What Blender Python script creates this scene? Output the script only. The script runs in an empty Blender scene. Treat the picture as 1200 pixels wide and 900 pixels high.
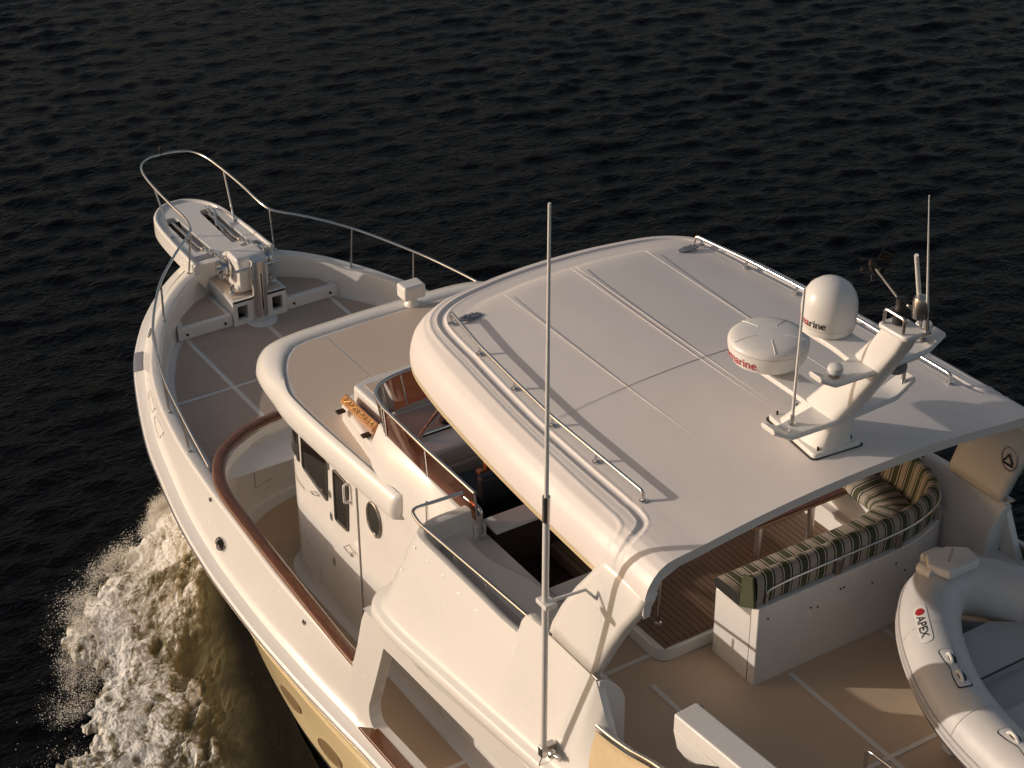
import bpy, bmesh, math, random
import numpy as np
from mathutils import Vector, Matrix, geometry

random.seed(7); rng = np.random.default_rng(7)
scene = bpy.context.scene
COL = scene.collection

# ------------------------------------------------------------------ camera
# boat frame: x forward, y to port, z up, water at z = 0, metres
CAM = Vector((-10.816218, 8.714484, 13.794988))
RX = Vector((-0.538835, -0.842399, -0.004608)); RY = Vector((-0.434596, 0.282664, -0.855119)); RZ = Vector((0.721653, -0.458765, -0.518412))
FPX = 2250.0
cam = bpy.data.objects.new("camera", bpy.data.cameras.new("camera")); COL.objects.link(cam)
cam.data.sensor_width = 36.0; cam.data.lens = 36.0 * FPX / 1200.0
cam.data.clip_start = 0.1; cam.data.clip_end = 12000
M = Matrix(((RX.x, -RY.x, -RZ.x, CAM.x), (RX.y, -RY.y, -RZ.y, CAM.y), (RX.z, -RY.z, -RZ.z, CAM.z), (0, 0, 0, 1)))
cam.matrix_world = M
scene.camera = cam

# ------------------------------------------------------------------ light
EL = math.radians(14.5); AZ = math.radians(55.0)          # low sun off the port bow
SUN = Vector((math.cos(AZ) * math.cos(EL), math.sin(AZ) * math.cos(EL), math.sin(EL)))
world = bpy.data.worlds.new("World"); scene.world = world; world.use_nodes = True
wn = world.node_tree.nodes; wl = world.node_tree.links
sky = wn.new('ShaderNodeTexSky'); sky.sky_type = 'NISHITA'; sky.sun_disc = False
sky.sun_elevation = EL; sky.sun_rotation = math.atan2(SUN.x, SUN.y)
sky.air_density = 1.0; sky.dust_density = 2.5; sky.ozone_density = 0.6
tint = wn.new('ShaderNodeMixRGB'); tint.blend_type = 'MULTIPLY'; tint.inputs[0].default_value = 1.0
tint.inputs[2].default_value = (1.0, 0.875, 0.795, 1)
wl.new(sky.outputs[0], tint.inputs[1]); wl.new(tint.outputs[0], wn['Background'].inputs[0])
wn['Background'].inputs[1].default_value = 0.10
sd = bpy.data.lights.new("sun", 'SUN'); sd.energy = 2.45; sd.angle = math.radians(0.53); sd.color = (1.0, 0.90, 0.795)
so = bpy.data.objects.new("sun", sd); COL.objects.link(so); so.location = SUN * 50
so.rotation_euler = (-SUN).to_track_quat('-Z', 'Y').to_euler()
scene.view_settings.view_transform = 'Standard'; scene.view_settings.look = 'None'
scene.view_settings.gamma = 1.0; scene.view_settings.exposure = 0.0

def at(u, v, x=None, y=None, z=None):
    """survey helper: the point where the sight line through photo pixel (u, v) meets the plane x=, y= or z="""
    d = RX * ((u - 600) / FPX) + RY * ((v - 450) / FPX) + RZ
    if x is not None: t = (x - CAM.x) / d.x
    elif y is not None: t = (y - CAM.y) / d.y
    else: t = (z - CAM.z) / d.z
    return CAM + d * t

# ------------------------------------------------------------------ materials
def mat(name, color, rough=0.5, metal=0.0, spec=0.5, coat=0.0, var=0.0, varscale=3.0, bump=0.0, bumpscale=200.0, ior=None, alpha=None, trans=0.0):
    m = bpy.data.materials.new(name); m.use_nodes = True
    n = m.node_tree.nodes; l = m.node_tree.links; b = n['Principled BSDF']
    b.inputs['Base Color'].default_value = (*color, 1); b.inputs['Roughness'].default_value = rough
    b.inputs['Metallic'].default_value = metal; b.inputs['Specular IOR Level'].default_value = spec
    b.inputs['Coat Weight'].default_value = coat; b.inputs['Coat Roughness'].default_value = 0.08
    b.inputs['Transmission Weight'].default_value = trans
    if ior: b.inputs['IOR'].default_value = ior
    tc = n.new('ShaderNodeTexCoord')
    if var > 0:
        ns = n.new('ShaderNodeTexNoise'); ns.inputs['Scale'].default_value = varscale; ns.inputs['Detail'].default_value = 6; ns.inputs['Roughness'].default_value = 0.65
        l.new(tc.outputs['Object'], ns.inputs['Vector'])
        mr = n.new('ShaderNodeMapRange'); mr.inputs['From Min'].default_value = 0.3; mr.inputs['From Max'].default_value = 0.7
        mr.inputs['To Min'].default_value = 1 - var; mr.inputs['To Max'].default_value = 1 + var * 0.4
        l.new(ns.outputs['Fac'], mr.inputs['Value'])
        mx = n.new('ShaderNodeMixRGB'); mx.blend_type = 'MULTIPLY'; mx.inputs[0].default_value = 1; mx.inputs[1].default_value = (*color, 1)
        l.new(mr.outputs[0], mx.inputs[2]); l.new(mx.outputs[0], b.inputs['Base Color'])
        m2 = n.new('ShaderNodeMapRange'); m2.inputs['From Min'].default_value = 0.3; m2.inputs['From Max'].default_value = 0.7
        m2.inputs['To Min'].default_value = min(1, rough * 1.25); m2.inputs['To Max'].default_value = rough * 0.8
        l.new(ns.outputs['Fac'], m2.inputs['Value']); l.new(m2.outputs[0], b.inputs['Roughness'])
    if bump > 0:
        nb = n.new('ShaderNodeTexNoise'); nb.inputs['Scale'].default_value = bumpscale; nb.inputs['Detail'].default_value = 3
        l.new(tc.outputs['Object'], nb.inputs['Vector'])
        bp = n.new('ShaderNodeBump'); bp.inputs['Strength'].default_value = bump; bp.inputs['Distance'].default_value = 0.01
        l.new(nb.outputs['Fac'], bp.inputs['Height']); l.new(bp.outputs[0], b.inputs['Normal'])
    return m

WHITE = mat("gelcoat_white", (0.80, 0.765, 0.72), 0.24, coat=0.25, var=0.035, varscale=1.6, bump=0.02, bumpscale=5)
ROOFW = mat("gelcoat_matte", (0.80, 0.735, 0.69), 0.46, var=0.075, varscale=1.3, bump=0.05, bumpscale=260)
CREAM = mat("hull_cream", (0.80, 0.65, 0.385), 0.22, coat=0.4, var=0.04, varscale=1.2)
TANLIP = mat("lip_tan", (0.66, 0.53, 0.33), 0.5)
NSGREY = mat("nonskid_grey", (0.51, 0.40, 0.325), 0.75, var=0.06, varscale=2.0, bump=0.25, bumpscale=420)
NSTAN = mat("nonskid_tan", (0.68, 0.525, 0.38), 0.6, var=0.07, varscale=1.7, bump=0.2, bumpscale=420)
NSSIDE = mat("nonskid_side", (0.60, 0.45, 0.31), 0.6, var=0.06, varscale=1.7, bump=0.2, bumpscale=420)
STEEL = mat("polished_steel", (0.72, 0.70, 0.68), 0.16, metal=1.0)
STEELD = mat("brushed_steel", (0.55, 0.52, 0.50), 0.32, metal=1.0)
DARKGLASS = mat("dark_glass", (0.014, 0.012, 0.010), 0.05, spec=0.7)
BLACK = mat("black_rubber", (0.015, 0.014, 0.014), 0.5)
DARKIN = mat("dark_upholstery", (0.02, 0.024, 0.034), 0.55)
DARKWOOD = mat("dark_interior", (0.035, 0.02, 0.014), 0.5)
PLASTIC = mat("white_plastic", (0.78, 0.75, 0.71), 0.33, var=0.03, varscale=6)
CANVAS = mat("cream_canvas", (0.64, 0.49, 0.285), 0.75, var=0.06, varscale=8, bump=0.15, bumpscale=300)
HYP = mat("grey_hypalon", (0.67, 0.635, 0.60), 0.42, var=0.07, varscale=4, bump=0.06, bumpscale=180)
HYPD = mat("hypalon_floor", (0.56, 0.52, 0.49), 0.5, var=0.06, varscale=5)
RED = mat("red_ink", (0.42, 0.02, 0.025), 0.5)
INK = mat("black_ink", (0.02, 0.018, 0.018), 0.5)
GREYPAD = mat("grey_pad", (0.22, 0.225, 0.26), 0.5)
GOLD = mat("gold_paint", (0.62, 0.38, 0.10), 0.4, metal=0.5)
SEAM = mat("seam_grey", (0.30, 0.26, 0.23), 0.6)  # dull warm grey of joints, door gaps and panel outlines
BRONZE = mat("dark_bronze", (0.055, 0.045, 0.036), 0.35, metal=0.8)
FABRICG = mat("green_fabric", (0.058, 0.064, 0.030), 0.85, var=0.1, varscale=20)

def wood(name, c1, c2, rough=0.25, scale=(1.2, 14, 14), coat=0.5):
    m = mat(name, c1, rough, coat=coat); n = m.node_tree.nodes; l = m.node_tree.links; b = n['Principled BSDF']
    tc = n.new('ShaderNodeTexCoord'); mp = n.new('ShaderNodeMapping'); mp.inputs['Scale'].default_value = scale
    ns = n.new('ShaderNodeTexNoise'); ns.inputs['Scale'].default_value = 6; ns.inputs['Detail'].default_value = 8; ns.inputs['Distortion'].default_value = 0.6
    l.new(tc.outputs['Object'], mp.inputs[0]); l.new(mp.outputs[0], ns.inputs['Vector'])
    cr = n.new('ShaderNodeValToRGB'); cr.color_ramp.elements[0].position = 0.32; cr.color_ramp.elements[0].color = (*c1, 1)
    cr.color_ramp.elements[1].position = 0.68; cr.color_ramp.elements[1].color = (*c2, 1)
    l.new(ns.outputs['Fac'], cr.inputs[0]); l.new(cr.outputs[0], b.inputs['Base Color'])
    return m
TEAK = wood("varnished_teak", (0.105, 0.038, 0.015), (0.20, 0.075, 0.030))
TEAKL = wood("oiled_teak", (0.42, 0.17, 0.05), (0.60, 0.27, 0.09), 0.35)

def teak_deck():
    m = wood("teak_planks", (0.135, 0.082, 0.05), (0.215, 0.135, 0.085), 0.6, (0.6, 20, 20), 0.0)
    n = m.node_tree.nodes; l = m.node_tree.links; b = n['Principled BSDF']
    src = b.inputs['Base Color'].links[0].from_socket
    tc = n.new('ShaderNodeTexCoord'); sp = n.new('ShaderNodeSeparateXYZ'); l.new(tc.outputs['Object'], sp.inputs[0])
    dv = n.new('ShaderNodeMath'); dv.operation = 'DIVIDE'; dv.inputs[1].default_value = 0.062; l.new(sp.outputs[1], dv.inputs[0])
    fr = n.new('ShaderNodeMath'); fr.operation = 'FRACT'; l.new(dv.outputs[0], fr.inputs[0])
    lt = n.new('ShaderNodeMath'); lt.operation = 'LESS_THAN'; lt.inputs[1].default_value = 0.14; l.new(fr.outputs[0], lt.inputs[0])
    mx = n.new('ShaderNodeMixRGB'); mx.inputs[2].default_value = (0.02, 0.016, 0.014, 1)
    l.new(lt.outputs[0], mx.inputs[0]); l.new(src, mx.inputs[1]); l.new(mx.outputs[0], b.inputs['Base Color'])
    return m
PLANKS = teak_deck()

def stripe_fabric():
    m = mat("striped_fabric", (0.4, 0.35, 0.28), 0.9); n = m.node_tree.nodes; l = m.node_tree.links; b = n['Principled BSDF']
    a = n.new('ShaderNodeAttribute'); a.attribute_name = "run"
    dv = n.new('ShaderNodeMath'); dv.operation = 'DIVIDE'; dv.inputs[1].default_value = 0.185; l.new(a.outputs['Fac'], dv.inputs[0])
    fr = n.new('ShaderNodeMath'); fr.operation = 'FRACT'; l.new(dv.outputs[0], fr.inputs[0])
    cr = n.new('ShaderNodeValToRGB'); cr.color_ramp.interpolation = 'CONSTANT'
    G = (0.062, 0.068, 0.032, 1); W = (0.50, 0.44, 0.36, 1); K = (0.016, 0.015, 0.015, 1); B = (0.35, 0.30, 0.245, 1)
    st = [(0, G), (.34, W), (.40, K), (.48, B), (.86, K), (.94, W)]
    e = cr.color_ramp.elements; e[0].position = 0; e[0].color = G; e[1].position = st[1][0]; e[1].color = st[1][1]
    for p, c in st[2:]:
        q = e.new(p); q.color = c
    l.new(fr.outputs[0], cr.inputs[0]); l.new(cr.outputs[0], b.inputs['Base Color'])
    tc = n.new('ShaderNodeTexCoord'); nb = n.new('ShaderNodeTexNoise'); nb.inputs['Scale'].default_value = 9; nb.inputs['Detail'].default_value = 5
    l.new(tc.outputs['Object'], nb.inputs['Vector']); bp = n.new('ShaderNodeBump'); bp.inputs['Strength'].default_value = 0.35; bp.inputs['Distance'].default_value = 0.03
    l.new(nb.outputs['Fac'], bp.inputs['Height']); l.new(bp.outputs[0], b.inputs['Normal'])
    return m
STRIPE = stripe_fabric()

def diamond_nonskid():
    m = mat("nonskid_beige", (0.56, 0.46, 0.37), 0.6); n = m.node_tree.nodes; l = m.node_tree.links; b = n['Principled BSDF']
    tc = n.new('ShaderNodeTexCoord'); mp = n.new('ShaderNodeMapping'); mp.inputs['Rotation'].default_value = (0, 0, math.radians(45)); l.new(tc.outputs['Object'], mp.inputs[0])
    ck = n.new('ShaderNodeTexChecker'); ck.inputs['Scale'].default_value = 42; l.new(mp.outputs[0], ck.inputs['Vector'])
    ck.inputs[1].default_value = (0.69, 0.56, 0.455, 1); ck.inputs[2].default_value = (0.60, 0.485, 0.39, 1)
    l.new(ck.outputs[0], b.inputs['Base Color'])
    bp = n.new('ShaderNodeBump'); bp.inputs['Strength'].default_value = 0.25; bp.inputs['Distance'].default_value = 0.004
    l.new(ck.outputs['Fac'], bp.inputs['Height']); l.new(bp.outputs[0], b.inputs['Normal'])
    return m
NSBEIGE = diamond_nonskid()

def tinted(name, color, mixf):
    m = bpy.data.materials.new(name); m.use_nodes = True; n = m.node_tree.nodes; l = m.node_tree.links
    out = n['Material Output']; n.remove(n['Principled BSDF'])
    tr = n.new('ShaderNodeBsdfTransparent'); tr.inputs[0].default_value = (*color, 1)
    gl = n.new('ShaderNodeBsdfGlossy'); gl.inputs[1].default_value = 0.06; gl.inputs[0].default_value = (0.8, 0.75, 0.7, 1)
    df = n.new('ShaderNodeBsdfDiffuse'); df.inputs[0].default_value = (color[0] * .35, color[1] * .3, color[2] * .3, 1)
    fr = n.new('ShaderNodeFresnel'); fr.inputs[0].default_value = 1.45
    m1 = n.new('ShaderNodeMixShader'); m1.inputs[0].default_value = mixf; l.new(tr.outputs[0], m1.inputs[1]); l.new(df.outputs[0], m1.inputs[2])
    m2 = n.new('ShaderNodeMixShader'); l.new(fr.outputs[0], m2.inputs[0]); l.new(m1.outputs[0], m2.inputs[1]); l.new(gl.outputs[0], m2.inputs[2])
    l.new(m2.outputs[0], out.inputs[0]); return m
TINT = tinted("smoked_acrylic", (0.42, 0.17, 0.11), 0.35)

# ------------------------------------------------------------------ mesh helpers
class MB:
    def __init__(s): s.v = []; s.f = []; s.attr = None
    def add(s, pts):
        i = len(s.v); s.v += [tuple(p) for p in pts]; return i
    def grid(s, rows, close_u=False, close_v=False):
        nr = len(rows); nc = len(rows[0]); i0 = s.add([p for r in rows for p in r])
        for r in range(nr if close_v else nr - 1):
            for k in range(nc if close_u else nc - 1):
                a = i0 + r * nc + k; b = i0 + r * nc + (k + 1) % nc
                c = i0 + ((r + 1) % nr) * nc + (k + 1) % nc; d = i0 + ((r + 1) % nr) * nc + k
                s.f.append((a, b, c, d))
        return s
    def tube(s, path, r, seg=10, closed=False, cap=True):
        P = [Vector(p) for p in path]; n = len(P); rows = []
        R = r if isinstance(r, (list, tuple)) else [r] * n
        up = None
        for i in range(n):
            if closed: t = P[(i + 1) % n] - P[i - 1]
            else: t = P[min(i + 1, n - 1)] - P[max(i - 1, 0)]
            t.normalize()
            if up is None:
                up = Vector((0, 0, 1)) if abs(t.z) < .9 else Vector((1, 0, 0))
            a = (up - t * up.dot(t)).normalized(); up = a; b = t.cross(a)
            rows.append([P[i] + (a * math.cos(2 * math.pi * k / seg) + b * math.sin(2 * math.pi * k / seg)) * R[i] for k in range(seg)])
        s.grid(rows, close_u=True, close_v=closed)
        if cap and not closed:
            base = len(s.v) - n * seg
            s.f.append(tuple(base + k for k in range(seg))[::-1]); s.f.append(tuple(base + (n - 1) * seg + k for k in range(seg)))
        return s
    def poly(s, pts):
        i = s.add(pts); s.f.append(tuple(range(i, i + len(pts)))); return s
    def prism(s, pts, vec):
        P = [Vector(p) for p in pts]; V = Vector(vec); n = len(P)
        i = s.add(P); j = s.add([p + V for p in P])
        s.f.append(tuple(range(i, i + n))[::-1]); s.f.append(tuple(range(j, j + n)))
        for k in range(n): s.f.append((i + k, i + (k + 1) % n, j + (k + 1) % n, j + k))
        return s
    def box(s, lo, hi):
        (x0, y0, z0), (x1, y1, z1) = lo, hi
        return s.prism([(x0, y0, z0), (x1, y0, z0), (x1, y1, z0), (x0, y1, z0)], (0, 0, z1 - z0))
    def obox(s, c, ax, ay, az):
        """oriented box: centre and three half-axis vectors"""
        c = Vector(c); ax = Vector(ax); ay = Vector(ay); az = Vector(az)
        return s.prism([c - ax - ay - az, c + ax - ay - az, c + ax + ay - az, c - ax + ay - az], az * 2)
    def lathe(s, prof, c, axis=(0, 0, 1), seg=32):
        c = Vector(c); ax = Vector(axis).normalized()
        a = (Vector((1, 0, 0)) if abs(ax.x) < .9 else Vector((0, 1, 0))); a = (a - ax * a.dot(ax)).normalized(); b = ax.cross(a)
        rows = [[c + ax * h + (a * math.cos(2 * math.pi * k / seg) + b * math.sin(2 * math.pi * k / seg)) * max(r, 1e-4) for k in range(seg)] for r, h in prof]
        i0 = len(s.v); s.grid(rows, close_u=True)
        s.f.append(tuple(i0 + k for k in range(seg))[::-1]); e = i0 + (len(rows) - 1) * seg; s.f.append(tuple(e + k for k in range(seg)))
        return s
    def plate(s, outer, holes, front, back):
        """2-D outline with holes mapped to 3-D by front(u, w) and back(u, w)"""
        loops = [outer] + holes; flat = [p for lp in loops for p in lp]
        tris = geometry.tessellate_polygon([[Vector((p[0], p[1], 0)) for p in lp] for lp in loops])
        i = s.add([front(*p) for p in flat]); j = s.add([back(*p) for p in flat])
        for t in tris:
            s.f.append(tuple(i + k for k in t)); s.f.append(tuple(j + k for k in t)[::-1])
        o = 0
        for lp in loops:
            n = len(lp)
            for k in range(n): s.f.append((i + o + k, i + o + (k + 1) % n, j + o + (k + 1) % n, j + o + k))
            o += n
        return s
    def plate_fine(s, outer, holes, front, back, us, ws):
        bm = bmesh.new(); loops = [outer] + holes; flat = [p for lp in loops for p in lp]
        vv = [bm.verts.new((p[0], p[1], 0)) for p in flat]
        for t in geometry.tessellate_polygon([[Vector((p[0], p[1], 0)) for p in lp] for lp in loops]):
            try: bm.faces.new([vv[k] for k in t])
            except ValueError: pass
        for c_, n_ in [((u, 0, 0), (1, 0, 0)) for u in us] + [((0, w, 0), (0, 1, 0)) for w in ws]:
            bmesh.ops.bisect_plane(bm, geom=bm.verts[:] + bm.edges[:] + bm.faces[:], plane_co=c_, plane_no=n_, dist=1e-5)
        bm.verts.index_update(); P = [(v.co.x, v.co.y) for v in bm.verts]
        i = s.add([front(*p) for p in P]); j = s.add([back(*p) for p in P])
        for f in bm.faces:
            q = [v.index for v in f.verts]; s.f.append(tuple(i + k for k in q)); s.f.append(tuple(j + k for k in q)[::-1])
        for e in bm.edges:
            if len(e.link_faces) == 1: a, b = e.verts[0].index, e.verts[1].index; s.f.append((i + a, i + b, j + b, j + a))
        bm.free(); return s
    def build(s, name, m, parent=None, bevel=0.0, seg=3, sub=0, smooth=True, solid=0.0, flat=False, ang=38):
        me = bpy.data.meshes.new(name); base = BASE.get(parent, Vector((0, 0, 0)))
        me.from_pydata([(p[0] - base.x, p[1] - base.y, p[2] - base.z) for p in s.v], [], s.f)
        bm = bmesh.new(); bm.from_mesh(me)
        if s.attr is None: bmesh.ops.remove_doubles(bm, verts=bm.verts, dist=1e-5)
        bmesh.ops.recalc_face_normals(bm, faces=bm.faces); bm.to_mesh(me); bm.free()
        if s.attr is not None:
            for k, arr in s.attr.items():
                at_ = me.attributes.new(k, 'FLOAT', 'POINT'); at_.data.foreach_set('value', np.asarray(arr, dtype=np.float32))
        o = bpy.data.objects.new(name, me); COL.objects.link(o)
        if m: me.materials.append(m)
        if not flat:
            for p in me.polygons: p.use_smooth = True
            if bevel <= 0: me.set_sharp_from_angle(angle=math.radians(ang))
        if solid:
            q = o.modifiers.new("solid", 'SOLIDIFY'); q.thickness = abs(solid); q.offset = -1 if solid > 0 else 1
        if bevel > 0:
            q = o.modifiers.new("bevel", 'BEVEL'); q.width = bevel; q.segments = seg; q.limit_method = 'ANGLE'; q.angle_limit = math.radians(32); q.harden_normals = True
        if sub:
            q = o.modifiers.new("sub", 'SUBSURF'); q.levels = sub; q.render_levels = sub
        if parent: o.parent = parent; BASE[o] = base
        return o

BASE = {}
def thing(name, label, cat, loc=(0, 0, 0), group=None):
    o = bpy.data.objects.new(name, None); COL.objects.link(o); o.location = loc; o.empty_display_size = 0.2
    BASE[o] = Vector(loc); o['label'] = label; o['category'] = cat
    if group: o['group'] = group
    return o
def tag(o, label, cat, group=None):
    o['label'] = label; o['category'] = cat
    if group: o['group'] = group
    return o
def cat_rom(P, n=8, closed=False):
    P = [Vector(p) for p in P]; out = []; N = len(P)
    for i in range(N if closed else N - 1):
        p0 = P[i - 1] if (closed or i > 0) else P[0] * 2 - P[1]; p1 = P[i]; p2 = P[(i + 1) % N]
        p3 = P[(i + 2) % N] if (closed or i + 2 < N) else P[-1] * 2 - P[-2]
        for k in range(n):
            t = k / n
            out.append(.5 * ((2 * p1) + (p2 - p0) * t + (2 * p0 - 5 * p1 + 4 * p2 - p3) * t * t + (3 * p1 - p0 - 3 * p2 + p3) * t ** 3))
    if not closed: out.append(P[-1])
    return out
def fillet(P, r, n=6):
    """round the inner corners of a polyline"""
    P = [Vector(p) for p in P]; out = [P[0]]
    for i in range(1, len(P) - 1):
        a = (P[i - 1] - P[i]); b = (P[i + 1] - P[i]); rr = min(r, a.length * .48, b.length * .48)
        A = P[i] + a.normalized() * rr; B = P[i] + b.normalized() * rr
        for k in range(n + 1):
            t = k / n; out.append(A * (1 - t) ** 2 + P[i] * 2 * t * (1 - t) + B * t * t)
    out.append(P[-1]); return out
def round_poly(P, r, n=5):
    """closed 2-D polygon with rounded corners; r a number or one per corner"""
    out = []; N = len(P)
    for i in range(N):
        p = Vector((P[i][0], P[i][1])); a = Vector((P[i - 1][0], P[i - 1][1])) - p; b = Vector((P[(i + 1) % N][0], P[(i + 1) % N][1])) - p
        ri = r[i] if isinstance(r, (list, tuple)) else r
        rr = min(ri, a.length * .48, b.length * .48)
        if rr < 1e-4: out.append((p.x, p.y)); continue
        A = p + a.normalized() * rr; B = p + b.normalized() * rr
        for k in range(n + 1):
            t = k / n; q = A * (1 - t) ** 2 + p * 2 * t * (1 - t) + B * t * t; out.append((q.x, q.y))
    return out
def ip(x, X, Y): return float(np.interp(x, X, Y))
def mir(P): return [Vector((p[0], -p[1], p[2])) for p in P]
def text_mesh(body, size, fn, name, m, parent, m2=None, split=1.0):
    """lettering as a mesh; fn(u, v) maps the flat text (u along, v up) onto the surface"""
    cu = bpy.data.curves.new(name, 'FONT'); cu.body = body; cu.size = size; cu.resolution_u = 4; cu.offset = size * 0.012
    o = bpy.data.objects.new(name, cu); COL.objects.link(o)
    dg = bpy.context.evaluated_depsgraph_get(); me = bpy.data.meshes.new_from_object(o.evaluated_get(dg))
    bpy.data.objects.remove(o); bpy.data.curves.remove(cu)
    bm = bmesh.new(); bm.from_mesh(me)
    bmesh.ops.triangulate(bm, faces=bm.faces); bmesh.ops.subdivide_edges(bm, edges=[e for e in bm.edges if e.calc_length() > size * .25], cuts=2)
    xs = [v.co.x for v in bm.verts]; w = max(xs)
    base = BASE.get(parent, Vector((0, 0, 0)))
    if m2:
        for f in bm.faces: f.material_index = 1 if f.calc_center_median().x > w * split else 0
    for v in bm.verts: v.co = Vector(fn(v.co.x, v.co.y, w)) - base
    mi = [f.material_index for f in bm.faces]; bm.to_mesh(me); bm.free(); me.name = name; me.materials.clear(); me.materials.append(m)
    if m2:
        me.materials.append(m2); me.polygons.foreach_set('material_index', mi)
    o = bpy.data.objects.new(name, me); COL.objects.link(o); o.parent = parent; BASE[o] = base
    return o

# ------------------------------------------------------------------ numpy noise
def vnoise(x, y, seed=0):
    r = np.random.default_rng(seed); T = r.random((256, 256)); xi = np.floor(x).astype(int); yi = np.floor(y).astype(int)
    fx = x - xi; fy = y - yi; fx = fx * fx * (3 - 2 * fx); fy = fy * fy * (3 - 2 * fy)
    a = T[xi % 256, yi % 256]; b = T[(xi + 1) % 256, yi % 256]; c_ = T[xi % 256, (yi + 1) % 256]; d = T[(xi + 1) % 256, (yi + 1) % 256]
    return (a * (1 - fx) + b * fx) * (1 - fy) + (c_ * (1 - fx) + d * fx) * fy
def fbm(x, y, oct=5, seed=0, gain=.5):
    s = 0; a = 1; t = 0
    for k in range(oct): s = s + a * vnoise(x * 2 ** k + 17 * k, y * 2 ** k + 31 * k, seed + k); t += a; a *= gain
    return s / t

# ================================================================== WATER
def water():
    def axis(lo, hi, step, far):
        core = list(np.arange(lo, hi, step)); out = []; d = step * 1.6; x = hi
        while x < far: out.append(x); x += d; d *= 1.45
        out.append(far); low = []; d = step * 1.6; x = lo - step
        while x > -far: low.append(x); x -= d; d *= 1.45
        low.append(-far)
        return np.array(low[::-1] + core + out)
    # axes turned along the sight line so that the fine part covers the view
    f = Vector((RZ.x, RZ.y)).normalized(); g = Vector((f.y, -f.x))
    A = axis(6.0, 60.0, 0.07, 5000); B = axis(-18.0, 18.0, 0.07, 5000)
    a, b = np.meshgrid(A, B, indexing='ij')
    X = CAM.x + f.x * a + g.x * b; Y = CAM.y + f.y * a + g.y * b
    Z = np.zeros_like(X); r = np.random.default_rng(3)
    th0 = math.atan2(f.y, f.x) + math.radians(18)
    for k in range(110):
        lam = 0.22 * (1.0 / 0.22) ** r.random(); th = th0 + r.normal(0, .40) ; am = 0.0062 * lam ** 0.9 * (0.55 + .6 * r.random())
        kk = 2 * math.pi / lam; ph = r.random() * 6.28
        s = np.sin(kk * (math.cos(th) * X + math.sin(th) * Y) + ph + 0.7 * np.sin(0.37 * X + .21 * Y + ph))
        Z += am * 0.55 * (s + 0.35 * (s * s - .5))
    fade = np.clip((70 - np.abs(a - 33)) / 30, 0, 1) * np.clip((32 - np.abs(b)) / 12, 0, 1)
    Z *= fade * (0.45 + 1.1 * fbm(X * .16, Y * .16, 3, 5))
    n0, n1 = X.shape; V = np.stack([X, Y, Z], -1).reshape(-1, 3)
    idx = np.arange(n0 * n1).reshape(n0, n1)
    F = np.stack([idx[:-1, :-1], idx[:-1, 1:], idx[1:, 1:], idx[1:, :-1]], -1).reshape(-1, 4)
    me = bpy.data.meshes.new("sea_water"); me.vertices.add(len(V)); me.vertices.foreach_set('co', V.ravel())
    me.loops.add(F.size); me.loops.foreach_set('vertex_index', F.ravel().astype(np.int32))
    me.polygons.add(len(F)); me.polygons.foreach_set('loop_start', np.arange(0, F.size, 4, dtype=np.int32))
    me.update(calc_edges=True); me.polygons.foreach_set('use_smooth', np.ones(len(F), dtype=bool))
    bm = bmesh.new(); bm.from_mesh(me)
    bm.normal_update()
    if sum(fc.normal.z for fc in list(bm.faces)[:200]) < 0: bmesh.ops.reverse_faces(bm, faces=bm.faces)
    bm.to_mesh(me); bm.free()
    o = bpy.data.objects.new("sea_water", me); COL.objects.link(o); o['kind'] = 'structure'
    m = mat("sea_water", (0.003, 0.003, 0.0035), 0.10, spec=0.068); n = m.node_tree.nodes; l = m.node_tree.links; bs = n['Principled BSDF']; bs.inputs['Specular Tint'].default_value = (.86, .87, 1.0, 1)
    tc = n.new('ShaderNodeTexCoord'); mp = n.new('ShaderNodeMapping'); mp.inputs['Rotation'].default_value = (0, 0, -th0); mp.inputs['Scale'].default_value = (1, .5, 1)
    l.new(tc.outputs['Object'], mp.inputs[0]); n1_ = n.new('ShaderNodeTexNoise'); n1_.inputs['Scale'].default_value = 12; n1_.inputs['Detail'].default_value = 5; n1_.inputs['Distortion'].default_value = .8
    l.new(mp.outputs[0], n1_.inputs['Vector']); bp = n.new('ShaderNodeBump'); bp.inputs['Strength'].default_value = .7; bp.inputs['Distance'].default_value = .05
    l.new(n1_.outputs['Fac'], bp.inputs['Height']); l.new(bp.outputs[0], bs.inputs['Normal'])
    me.materials.append(m)
water()

# ================================================================== YACHT
yacht = thing("motor_yacht", "white motor yacht with cream hull, teak rails and broad white hardtop", "yacht")
G = yacht
# --- sheer lines: outer rub rail silhouette and bulwark cap, given along the port side from stern to stem
RUBX = [-7, -4, -2, 0, 1.6, 2.2, 3, 3.9, 4.7, 5.2, 5.7, 6.2, 6.7, 7.15, 7.6, 8.05, 8.5, 8.9, 9.33, 9.62, 9.85, 10.0, 10.2, 10.34, 10.40]
RUBY = [2.1, 2.25, 2.31, 2.36, 2.41, 2.45, 2.50, 2.54, 2.545, 2.53, 2.50, 2.44, 2.36, 2.28, 2.16, 2.02, 1.86, 1.68, 1.41, 1.17, .94, .78, .52, .26, 0]
def rubz(x): return ip(x, [-7, 1, 2, 3, 4, 5, 6, 7, 7.9, 8.5, 9.2, 9.8, 10.4], [1.16, 1.13, 1.15, 1.18, 1.24, 1.32, 1.45, 1.6, 1.74, 1.82, 1.93, 2.05, 2.14])
CAPX = [-7, -4, -2, 0, 1.0, 2.0, 3.4, 4.6, 5.4, 6.2, 6.84, 7.4, 7.95, 8.4, 8.8, 9.2, 9.5, 9.66, 9.74, 9.76]
CAPY = [2.05, 2.2, 2.26, 2.31, 2.345, 2.36, 2.362, 2.31, 2.27, 2.22, 2.14, 2.03, 1.86, 1.65, 1.42, 1.09, .74, .44, .2, 0]
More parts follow.
